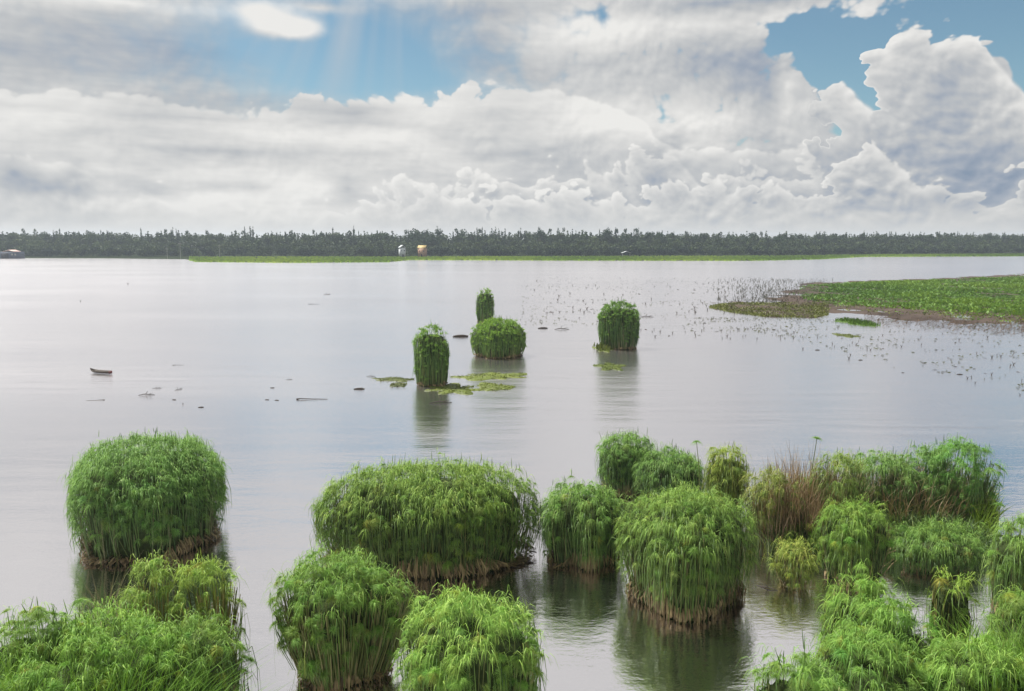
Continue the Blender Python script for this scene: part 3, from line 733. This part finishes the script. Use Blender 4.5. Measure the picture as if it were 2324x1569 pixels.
def floating_plants():
    n = 2600; px = rng.uniform(1180, 2400, n); py = rng.uniform(0, 1, n)
    py = np.where(px < 1560, 630 + py * 110, np.where(rng.uniform(0, 1, n) < .3, 640 + py * 60, 722 + py ** 1.6 * (30 + np.clip(px - 1700, 0, 700) * .22)))
    g = np.sin(px * .021 + np.sin(py * .11) * 2) * np.sin(py * .13 + px * .009); k = g > -.1; px, py = px[k], py[k]; n = len(px)
    C = np.array([spot(a, c) for a, c in zip(px, py)]); r = rng.uniform(.07, .24, n); a = rng.uniform(0, 6.28, n)
    q = np.stack([np.stack([np.cos(a + t) * r, np.sin(a + t) * r, np.full(n, .02) + (t % 2) * .07], -1) for t in (0, 1.6, 3.1, 4.7)], 1) + np.concatenate([C, np.zeros((n, 1))], 1)[:, None]
    b = Bag(); b.raw(q.reshape(-1, 3), np.arange(n * 4).reshape(n, 4), np.repeat(rng.uniform(0, .5, n), 4))
    o = link('floating_plants', b.mesh('floating_plants', M_MAT), color=(.33, .3, .32)); tag(o, 'scattered small floating plants between the far clumps and the marsh', 'floating plants', None, 'stuff')
floating_plants()
def drift_line():
    n = 900; px = rng.uniform(1960, 2400, n); py = 722 + (px - 1960) * .075 + rng.normal(0, 8, n)
    C = np.array([spot(a, c) for a, c in zip(px, py)]); a = rng.normal(0, .7, n); L = rng.uniform(.4, 1.8, n)
    B0 = np.concatenate([C, rng.uniform(.0, .15, (n, 1))], 1); d = np.stack([np.cos(a) * L, np.sin(a) * L, rng.uniform(-.1, .35, n)], -1)
    b = Bag(); b.tubes(np.stack([B0, B0 + d * [.5, .5, 1], B0 + d], 1), np.broadcast_to(np.array([.12, .12, .06]), (n, 3)), rng.uniform(0, .6, n))
    o = link('drift_line', b.mesh('drift_line', M_DEAD), color=(.5, .42, .42)); tag(o, 'tangled dark drift along the muddy edge of the marsh', 'drift', None, 'stuff')
drift_line()
def dead_reeds():
    n = 1200
    px = np.clip(rng.normal(1765, 70, n), 1630, 1890); py = rng.uniform(634, 690, n)
    far = rng.uniform(0, 1, n) < .12; px = np.where(far, rng.uniform(1180, 1700, n), px); py = np.where(far, rng.uniform(628, 655, n), py)
    C = np.array([spot(a, c) for a, c in zip(px, py)]); h = rng.uniform(.2, 1.0, n) * np.where(far, .5, 1)
    B0 = np.concatenate([C, np.full((n, 1), -.1)], 1); tip = np.stack([rng.normal(0, .6, n), rng.normal(0, .4, n), h], -1)
    b = Bag(); b.tubes(np.stack([B0, B0 + tip * [.2, .2, .6], B0 + tip * [1.2, 1.2, .95]], 1), np.broadcast_to(np.array([.13, .11, .07]), (n, 3)), rng.uniform(0, .6, n))
    o = link('dead_reeds', b.mesh('dead_reeds', M_DEAD), color=(.22, .28, .22)); tag(o, 'dark dead reed stubs standing in shallow water by the marsh', 'reeds', None, 'stuff')
dead_reeds()

# ------------------------------------------------------------------ floating and standing bits
def twig_mesh(seed, style):
    r = random.Random(seed); b = Bag()
    if style == 'log': P = np.array([[[-.9, 0, .05], [-.3, .06, .12], [.3, -.03, .14], [.9, .05, .06]]]); b.tubes_any(P, np.array([[.2, .3, .32, .22]]))
    elif style == 'branch':
        b.tubes_any(np.array([[[-1.1, 0, .03], [-.4, .05, .14], [.3, 0, .10], [1.1, -.1, .02]]]), np.array([[.05, .12, .12, .05]]))
        b.tubes_any(np.array([[[-.2, 0, .1], [.0, .2, .35], [.1, .35, .55]]]), np.array([[.09, .07, .04]]))
        b.tubes_any(np.array([[[.3, 0, .1], [.55, -.15, .25], [.9, -.2, .30]]]), np.array([[.08, .06, .03]]))
    elif style == 'stick': b.tubes_any(np.array([[[-1.6, 0, .05], [-1.2, .05, .10], [0, .1, .05], [1.6, 0, .03]]]), np.array([[.16, .10, .06, .04]]))
    else:
        for _ in range(3):
            a = r.uniform(0, 6.28); q = r.uniform(.15, .5)
            b.tubes_any(np.array([[[0, 0, -.1], [math.cos(a) * q * .3, math.sin(a) * q * .3, .3], [math.cos(a) * q, math.sin(a) * q, r.uniform(.35, .8)]]]), np.array([[.12, .10, .05]]))
    return b.mesh({'log': 'log', 'branch': 'branch', 'stick': 'stick', 'stub': 'reed_stub'}[style], M_WOOD, True)
def tubes_any(s, P, W, q=6):
    k = P.shape[1]; p = P[0]; t = np.gradient(p, axis=0); t = unit(t)
    ref = np.where(np.abs(t[:, 2:3]) > .8, np.array([[1.0, 0, 0]]), np.array([[0, 0, 1.0]])); n1 = unit(np.cross(t, ref)); n2 = np.cross(t, n1)
    a = np.arange(q) * 2 * np.pi / q
    V = p[:, None] + (n1[:, None] * np.cos(a)[None, :, None] + n2[:, None] * np.sin(a)[None, :, None]) * (W[0][:, None, None] * .5)
    F = [(j * q + i, j * q + (i + 1) % q, (j + 1) * q + (i + 1) % q, (j + 1) * q + i) for j in range(k - 1) for i in range(q)]
    F.append((0, q // 2 - 1 if q > 4 else 1, q // 2, q - 1)); m = (k - 1) * q; F.append((m, m + 1, m + q // 2, m + q - 1))
    s.raw(V.reshape(-1, 3), F, .5)
Bag.tubes_any = tubes_any
TW = {s: [twig_mesh(i, s) for i in range(3)] for s in ('log', 'branch', 'stick', 'stub')}
def bit(style, px, py, size, label, rot=0.0, group=None, cat='driftwood', nm=None):
    x, y = spot(px, py); o = link(nm or {'log': 'driftwood_log', 'branch': 'driftwood_branch', 'stick': 'driftwood_stick', 'stub': 'reed_stub'}[style], random.choice(TW[style]), loc=(x, y, 0))
    o.scale = (size,) * 3; o.rotation_euler[2] = rot; tag(o, label, cat, group); return o
LEFTBITS = [
 ('branch', 333, 897, 1.5, 'forked dark branch floating on the open water below the canoe', .2),
 ('log', 815, 884, 1.3, 'short brown log afloat left of the tall papyrus column', .1),
 ('stick', 708, 907, 2.0, 'long thin stick with a knob floating left of the short log', 0.05),
 ('branch', 405, 885, 1.0, 'small forked snag poking up right of the forked floating branch', 1.2),
 ('stick', 217, 909, 1.1, 'thin stick with a dark end floating under the canoe', 3.3),
 ('stick', 405, 829, .9, 'straight short stick afloat alone between canoe and tall papyrus column', .1),
 ('branch', 356, 882, .9, 'flat twig drifting just above the forked floating branch', .5),
 ('log', 618, 881, .55, 'stub of wood afloat above the twin wood scraps', .0),
 ('log', 606, 908, .5, 'left one of two wood scraps floating end to end', -.1),
 ('log', 628, 909, .5, 'right one of two wood scraps floating end to end', -.2),
 ('branch', 656, 862, .7, 'tiny bent twig floating above the long thin stick', .5),
 ('log', 395, 908, .5, 'small dark scrap of wood below the forked snag', -.2),
 ('stub', 415, 918, .6, 'small dark knob standing out of the water below the wood scraps', 0),
 ('log', 456, 925, .6, 'short curved wood scrap lowest of the drift at the left', .2),
 ('branch', 742, 669, 1.6, 'dark twig with a trailing line far out on the open lake', .7),
 ('stick', 713, 691, 1.4, 'flat stick floating below the far twig on the open lake', 0),
 ('stub', 290, 646, 1.7, 'pair of dark stubs farthest out on the left of the lake', 0),
 ('stub', 183, 685, 1.3, 'small dark stub near the left edge of the open lake', 1),
 ('branch', 842, 855, 1.0, 'spiky twig floating beside the weed left of the tall papyrus column', 0),
 ('log', 1045, 765, 2.2, 'red brown log lying in the water between two papyrus clumps', .05),
 ('branch', 1000, 915, 1.6, 'tangle of brown wood below the tall papyrus column', .3),
 ('branch', 1468, 720, 2.0, 'bare dark branch sticking out to the right of the far papyrus clump', .1),
 ('log', 1232, 746, 1.5, 'rusty brown lump of driftwood right of the round papyrus clump', .1),
 ('branch', 1275, 748, 1.9, 'brown driftwood branch right of the rusty lump', .15),
 ('stick', 1445, 772, 1.2, 'thin dark stick standing off the right flank of the far papyrus clump', 1.3),
 ('branch', 1740, 1335, .7, 'bare dark branch fallen in the water right of the big papyrus clump', 2.6)]
for s, px, py, size, lab, rot in LEFTBITS: bit(s, px, py, size * (.42 if px < 900 and py > 700 else .55), lab, rot)
for i in range(290):                                    # drowned stubs scattered off the marsh
    if i < 110: px = rng.uniform(1450, 2324); py = rng.uniform(735 + (px - 1500) * .03, 770 + max(0, (px - 1700)) * .22); where = 'in open shallows before the marsh'
    elif i < 235: px, py = rng.uniform(1180, 1760), rng.uniform(632, 730); where = 'between the far papyrus clumps and the marsh'
    else: px, py = rng.uniform(1560, 1720), rng.uniform(640, 735); where = 'beside the thicket of dead reeds'
    st = random.choice(['stub', 'stub', 'stub', 'branch', 'log'])
    x, y = spot(px, py); o = link('reed_stub', random.choice(TW[st]), loc=(x, y, 0)); g = rng.uniform(.35, .75) * (1.3 if y > 140 else .8) * (1 if st == 'stub' else .55)
    o.scale = (g, g, g); o.rotation_euler[2] = rng.uniform(0, 6.28)
    tag(o, 'small dark drowned plant stub ' + where, 'reed stub', 'drowned stubs ' + where)
def weed_mat(px, py, wpx, hpx, label, tint=(1, 1, 1), m=None, n=None, h=.10, nm='weed_mat'):
    tint = tuple(np.array(tint) * (.72, .74, .8))
    x, y = spot(px, py); x2, _ = spot(px + wpx / 2, py); _, yb = spot(px, py - hpx / 2); _, yf = spot(px, py + hpx / 2)
    rx = x2 - x; ry = (yb - yf) / 2; root = link(nm, None, loc=(x, (yb + yf) / 2, 0)); tag(root, label, 'waterweed', 'floating waterweed mats')
    nt = 40; th = np.linspace(0, 2 * np.pi, nt, endpoint=False); w = 1 + sum(rng.normal(0, .34 / k ** .5) * np.cos(k * th + rng.uniform(0, 6)) for k in (2, 3, 5, 7, 9, 12)); w = np.clip(w, .3, 1.7)
    V = []; F = []
    for z, f in ((-.05, 1.0), (.03, .97), (.06, .6), (.07, .1)): V += [(math.cos(a) * rx * f * ww, math.sin(a) * ry * f * ww, z + rng.normal(0, .012)) for a, ww in zip(th, w)]
    for a in range(3):
        for j in range(nt): F.append((a * nt + j, a * nt + (j + 1) % nt, (a + 1) * nt + (j + 1) % nt, (a + 1) * nt + j))
    F.append(tuple(3 * nt + j for j in (0, 10, 20, 30)))
    link('mat', mesh_of('mat', V, F, m or M_MAT, np.clip(rng.normal(.5, .15, len(V)), 0, 1), True), root, color=tint)
    n = n or int(rx * ry * 60) + 60; r = np.sqrt(rng.uniform(0, 1, n)); a = rng.uniform(0, 6.28, n); ww = np.interp(a, th, w)
    C = np.stack([np.cos(a) * r * rx * ww, np.sin(a) * r * ry * ww, np.full(n, .05)], -1)
    P = np.stack([C, C + np.stack([rng.normal(0, .12, n), rng.normal(0, .12, n), rng.uniform(.3, 1, n) * h], -1)], 1)
    b = Bag(); wd = rng.uniform(.06, .16, n); b.ribbons(P, np.stack([wd, wd * .5], 1), unit(np.stack([np.ones(n), rng.normal(0, .6, n), 0 * r], -1)), np.clip(rng.normal(.55, .2, n), 0, 1))
    o = link('leaves', b.mesh('leaves', m or M_MAT), root, color=tint); o['kind'] = 'stuff'
weed_mat(1115, 855, 160, 14, 'long yellow green weed mat behind and right of the tall papyrus column')
weed_mat(1030, 884, 110, 20, 'bright weed mat curving out from the foot of the tall papyrus column')
weed_mat(1120, 879, 72, 18, 'oval yellow green weed mat right of the curving one')
weed_mat(893, 862, 90, 8, 'thin olive weed streak left of the tall papyrus column', (.6, .6, .7))
weed_mat(905, 874, 50, 7, 'short grey green weed streak below the thin olive one', (.5, .5, .7))
weed_mat(1385, 833, 60, 16, 'dark green weed mat in the reflection of the far right papyrus clump', (.6, .65, .6))
weed_mat(1370, 793, 40, 10, 'pale green sedge fringe at the left foot of the far right clump', (.9, .9, .9), h=.8)
weed_mat(1945, 733, 60, 16, 'small bright green islet of weed off the marsh mud', (.6, .95, .6), h=.5)
weed_mat(1920, 762, 0.1 + 50, 6, 'thin olive weed streak near the bright green islet', (.7, .7, .7))

def canoe(px, py):
    x, y = spot(px, py); root = link('canoe', None, loc=(x, y, .12)); tag(root, 'small dark wooden canoe with upturned bow and red stern', 'canoe')
    L, n = 2.5, 15; V = []; F = []; prof = [(-1, 1), (-.85, .35), (-.5, .08), (0, 0), (.5, .08), (.85, .35), (1, 1), (.88, 1), (.7, .42), (.35, .2), (-.35, .2), (-.7, .42), (-.88, 1)]
    for i in range(n):
        t = -1 + 2 * i / (n - 1); w = .42 * (1 - abs(t) ** 2.6) + .03 if t < 0 else .42 * (1 - .55 * t ** 2.4); sheer = .38 + (.42 * max(0, -t) ** 4) + .12 * max(0, t) ** 2; keel = -.15 + .5 * max(0, -t) ** 5
        for (a, b_) in prof: V.append((t * L / 2, a * w, keel + b_ * (sheer - keel)))
    k = len(prof)
    for i in range(n - 1):
        for j in range(k): F.append((i * k + j, i * k + (j + 1) % k, (i + 1) * k + (j + 1) % k, (i + 1) * k + j))
    link('hull', mesh_of('hull', V, F, M_WOOD, None, True), root)
    boxes('transom', [(L / 2 - .02, L / 2 + .05, -.24, .24, -.1, .46)], simple('red_paint', (.10, .03, .03), .6), root)
    for tx in (-.6, .5): boxes('seat', [(tx - .1, tx + .1, -.36, .36, .20, .24)], M_TRUNK, root)
    root.rotation_euler[2] = -.35; root.scale = (1.1, .8, .5)
canoe(228, 848)

# ------------------------------------------------------------------ papyrus far out
FARP = dict(parts=0, dens=11.0, raysN=26, ray=.34, headw=1.7, skirt=.5, rough=.09, up=True, rise=1.8, drape=.5, side=.45)
clump(938, 1022, 742, 880, 'tall papyrus column left of the weed mats in the middle of the lake', depth=.9, tint=(1.0, 1.08, 1.0), flare=.92, **FARP)
clump(1070, 1193, 727, 815, 'round domed papyrus clump right of the tall column, out on the lake', depth=.9, tint=(1.05, 1.12, .95), flare=.90, ts=.48, **FARP)
clump(1081, 1121, 657, 735, 'smallest and farthest papyrus column standing alone in the lake', depth=1.0, tint=(.9, 1.0, 1.0), flare=.95, **FARP)
clump(1356, 1454, 687, 795, 'broad papyrus clump standing apart, nearest the marsh', depth=.8, tint=(.9, 1.0, 1.0), flare=.92, **FARP)

# ------------------------------------------------------------------ papyrus near the viewer
clump(158, 524, 990, 1285, 'large round papyrus clump alone in open water at the left', tint=(.82, .95, 1.0), depth=.95, parts=220, flare=.90, skirt=.7, drape=.9, side=1.1, ts=.52, rise=.3, rough=.07, stems=8)
clump(726, 1208, 1052, 1325, 'wide flat topped papyrus clump in the centre, long blades and brown foot', tint=(1.0, 1.0, .88), depth=.62, parts=290, flare=.93, skirt=1.0, drape=1.4, side=.75, rough=.11, ts=.62)
clump(1222, 1425, 1095, 1302, 'mid sized papyrus clump with brown foot left of the biggest upright clump', tint=(.85, .95, .9), depth=1.0, parts=130, flare=.86, skirt=1.2, drape=1.4, side=.5)
clump(1402, 1706, 1108, 1418, 'big upright papyrus clump with orange brown foot over black water', tint=(.98, 1.0, .9), depth=.95, parts=230, flare=.86, skirt=1.2, drape=1.4, side=.6)
clump(1348, 1496, 982, 1135, 'round papyrus clump at the back, rising above its neighbours', tint=(.75, .88, .85), depth=1.0, parts=80, flare=.9, drape=1.2)
clump(1437, 1605, 1018, 1165, 'low domed papyrus clump behind the big upright one', tint=(.8, .9, .95), depth=1.0, parts=80, flare=.9)
clump(1590, 1705, 1006, 1190, 'ragged yellow green papyrus clump beside the dry reeds', tint=(1.15, 1.0, .75), depth=1.0, parts=60, flare=.85, rough=.2, drape=1.8)
clump(1850, 2025, 1132, 1345, 'bright green papyrus clump standing before the grass mound', tint=(1.05, 1.08, .85), depth=.9, parts=130, flare=.72, drape=.8, skirt=.4)
clump(607, 938, 1262, 1600, 'leaning papyrus clump with bare pale stems at the bottom centre', tint=(.98, 1.05, .88), depth=.85, parts=280, flare=.66, drape=.3, skirt=.8, side=.45, rough=.16, stems=46, rise=.3, ts=.70, coref=.78)
clump(893, 1252, 1356, None, 'fluffy light green papyrus dome at the bottom centre', H=4.5, tint=(1.08, 1.16, .95), depth=.9, parts=290, flare=.8, side=1.0, drape=.6)
clump(1668, 1935, 1475, None, 'light green papyrus dome cut by the bottom edge, right of the dark water', H=4.3, tint=(1.02, 1.1, .95), depth=.8, parts=200, flare=.85)
clump(1850, 2040, 1292, None, 'upright papyrus clump at the back of the bottom right thicket', H=4.3, tint=(1.02, 1.1, .85), depth=.9, parts=140, flare=.8, rough=.15)
clump(1815, 2110, 1430, None, 'broad papyrus clump in the middle of the bottom right thicket', H=4.0, tint=(.97, 1.08, .9), depth=.9, parts=220, flare=.85, rough=.15)
clump(2060, 2345, 1440, None, 'papyrus clump at the bottom right corner of the thicket', H=4.1, tint=(.97, 1.08, .85), depth=.8, parts=220, flare=.85, rough=.15)
clump(2085, 2225, 1285, None, 'thin papyrus tuft before the narrow channel at the right', H=3.6, tint=(1.15, 1.1, .75), depth=.8, parts=70, flare=.6, drape=.3, rough=.2, dens=6)
clump(1895, 2140, 1365, None, 'bright papyrus clump stepping down the middle of the bottom right thicket', H=4.0, tint=(.97, 1.08, .85), depth=.9, parts=180, flare=.8, rough=.2)
clump(2225, 2420, 1345, None, 'papyrus clump low on the right edge below the channel', H=3.6, tint=(1.0, 1.0, .85), depth=.9, parts=120, flare=.85, rough=.2)
clump(2238, 2400, 1170, 1430, 'papyrus clump past the narrow channel at the right edge', tint=(.95, 1.0, .9), depth=1.0, parts=110, flare=.8, rough=.15)
clump(-30, 205, 1378, None, 'pale green papyrus clump in the bottom left corner', H=4.4, tint=(1.05, 1.1, 1.0), depth=.9, parts=160, flare=.9)
clump(285, 415, 1282, None, 'small papyrus tuft with brown stems before the large left clump', H=4.0, tint=(1.1, 1.05, .85), depth=.9, parts=70, flare=.4, drape=.1, dens=14, core=False, skirt=0, side=.3, stems=26)
clump(400, 550, 1286, None, 'drooping papyrus tuft beside the small brown stemmed one', H=3.9, tint=(1.15, 1.1, .8), depth=.9, parts=90, flare=.4, drape=.2, dens=14, core=False, skirt=0, side=.35, stems=26)
clump(330, 560, 1400, None, 'dense papyrus clump at the right end of the bottom left bank', H=3.9, tint=(1.0, 1.05, .9), depth=1.0, parts=170, flare=.8)
clump(-20, 470, 1422, None, 'broad vivid green papyrus and grass mound at the bottom left', H=4.0, tint=(.98, 1.1, .8), depth=.8, parts=280, flare=.9, drape=1.0)

# ------------------------------------------------------------------ reeds and grass stands on the right
def ring(px0, px1, pf, pb): return [spot(px0, (pf + pb) / 2), spot(px0 * .8 + px1 * .2, pf), spot((px0 + px1) / 2, pf), spot(px0 * .2 + px1 * .8, pf), spot(px1, (pf + pb) / 2), spot(px0 * .2 + px1 * .8, pb), spot((px0 + px1) / 2, pb), spot(px0 * .8 + px1 * .2, pb)]
grass_patch('reed_stand', 'tall thin pinkish brown dry reeds behind the big papyrus', ring(1700, 1900, 1258, 1175), 3.6, (1.3, 1.2, 1.05), M_REED, 1100, .03, .38, 'reeds', 'reed stands', tone=.5, fill=False)
grass_patch('reed_stand', 'olive grey reeds with feathery tops right of the pink reeds', ring(1830, 1960, 1250, 1170), 3.3, (1.0, 1.05, .8), M_REED, 700, .035, .5, 'reeds', 'reed stands', tone=.4, fill=False)
grass_patch('reed_stand', 'leaning straw coloured stems through the loose papyrus tufts', ring(1940, 2240, 1215, 1130), 3.0, (1.2, 1.15, .95), M_REED, 700, .03, .8, 'reeds', 'reed stands', tone=.6, fill=False)
grass_patch('reed_stand', 'sparse dry grey reeds behind the bottom left bank', ring(185, 320, 1560, 1500), 3.2, (.6, .7, .55), M_REED, 200, .022, .6, 'reeds', 'reed stands', tone=.55, fill=False)
grass_patch('sedge_stand', 'low brown and green sedge at the foot of the dry reeds', ring(1690, 1950, 1262, 1160), 1.7, (.9, .75, .9), M_BLADE, 2600, .05, .7, 'sedge', 'sedge stands', tone=.45)
grass_patch('sedge_stand', 'mixed green sedge under the loose papyrus tufts', ring(1930, 2240, 1225, 1120), 1.5, (.8, .78, .9), M_BLADE, 3600, .05, .7, 'sedge', 'sedge stands', tone=.5)
grass_patch('grass_mound', 'drooping green grass mound with dead stalks over black water', ring(2010, 2255, 1290, 1215), 1.3, (.85, .85, .85), M_BLADE, 2200, .05, 1.1, 'grass', 'grass mounds')
grass_patch('grass_mound', 'yellow green grass tongue at the end of the mound by the channel', ring(2190, 2265, 1235, 1150), 1.7, (1.1, .9, .8), M_GRASS, 900, .04, .6, 'grass', 'grass mounds')
clump(1755, 1848, 1235, 1345, 'small yellowish papyrus shrub standing by the dark water', tint=(1.15, .95, .8), parts=40, core=False, flare=.6, drape=.4, rise=.6, skirt=.3, side=.8, dens=22, ray=.2, rough=.25, stems=16)
grass_patch('grass_mound', 'vivid green long grass on the bottom left bank', [(-16.5, 16.2), (-14, 15.6), (-10, 15.4), (-7.4, 15.8), (-7.0, 17), (-9, 18.2), (-13, 18.6), (-16, 18)], 3.9, (.95, 1.0, .8), M_GRASS, 6000, .02, .9, 'grass', 'grass mounds')
grass_patch('grass_mound', 'tangled bright grass among the bottom right papyrus', [(9.5, 17), (11, 15.5), (15, 15), (19, 15.5), (19, 19), (15, 20.5), (11, 19.5)], 3.6, (1.0, 1.0, .8), M_GRASS, 12000, .024, .8, 'grass', 'grass mounds')
LOOSE = dict(core=False, flare=.55, drape=.5, rise=.8, skirt=0, side=.7, dens=14, rough=.3, stems=22, ts=.68)
clump(1930, 2065, 1035, 1195, 'loose olive papyrus tuft just right of the olive reeds', tint=(.75, .85, .9), parts=90, **LOOSE)
clump(2035, 2150, 1030, 1190, 'loose papyrus tuft in the middle of the sedge stand', tint=(.75, .88, .9), parts=90, **LOOSE)
clump(2105, 2240, 1008, 1205, 'tall loose papyrus tuft at the water end of the sedge stand', tint=(.72, .95, .85), parts=140, **LOOSE)
clump(1990, 2250, 1192, 1312, 'low spreading papyrus mound overhanging black water with dead stalks below', tint=(.85, .92, .85), depth=.7, parts=150, flare=.8, drape=1.4, skirt=1.0, rough=.22, side=.8)
clump(1690, 1800, 1072, 1250, 'brownish mixed papyrus tuft in the pink reeds', tint=(1.05, .8, .8), parts=50, **LOOSE)
clump(1845, 1960, 1032, 1240, 'olive papyrus tuft between the pink reeds and the sedge', tint=(.9, .85, .8), parts=60, **LOOSE)
clump(1800, 1880, 1085, 1215, 'small yellow green papyrus tuft among the dry reeds', tint=(.95, .95, .75), parts=60, **LOOSE)
clump(1770, 1850, 1195, 1262, 'low bright tuft at the foot of the pink reeds', tint=(1.0, 1.0, .7), parts=50, **LOOSE)
for px, pt, pb, lab in [(1830, 993, 1200, 'tallest single papyrus stalk, rising above the pink reeds'), 
    (2212, 1016, 1200, 'single papyrus stalk at the top of the tall loose tuft'), (2232, 1062, 1205, 'single drooping stalk at the water side of the tall loose tuft'),
    (1945, 1035, 1200, 'single papyrus stalk above the olive reeds'), (1588, 1003, 1170, 'single papyrus stalk sticking up behind the low domed clump'),
    (185, 1375, 1560, 'single papyrus stalk beside the sparse dry reeds'), (2262, 1150, 1240, 'yellowish stalk at the tip of the grass tongue')]:
    stalk(px, pt, pb, lab, (.75, .88, .8), .08, rng.uniform(.4, .6), group=None)
def fallen(px, py, n, label):
    x, y = spot(px, py); root = link('fallen_stalks', None, loc=(x, y, 0)); tag(root, label, 'dead stalks')
    for i in range(n):
        a = rng.uniform(-.5, .5) + (math.pi if i % 2 else 0); L = rng.uniform(1.2, 2.6); z = rng.uniform(.4, 1.0); ox, oy = rng.normal(0, .7), rng.normal(0, .25)
        b = Bag(); b.tubes_any(np.array([[[ox, oy, z], [ox + math.cos(a) * L * .5, oy + math.sin(a) * L * .3 - .2, z * .7], [ox + math.cos(a) * L, oy + math.sin(a) * L * .5 - .4, -.05]]]), np.array([[.05, .045, .03]]))
        link('dead_stalk', b.mesh('dead_stalk', M_DEAD), root)
fallen(2060, 1285, 16, 'fallen brown stalks trailing from the grass mound into black water')

# ------------------------------------------------------------------ air
def haze():
    m, N, out = mat('haze_air'); v = N.node('ShaderNodeVolumePrincipled')
    v.inputs['Color'].default_value = (.74, .85, 1.0, 1); v.inputs['Density'].default_value = .00021; v.inputs['Anisotropy'].default_value = .3
    m.node_tree.links.new(v.outputs[0], out.inputs['Volume'])
    o = boxes('haze', [(-FAR - 60, FAR + 60, -260, FAR + 60, -1.3, 30)], m); tag(o, 'thin pale haze of humid air over the lake', 'haze', None, 'stuff')
haze()
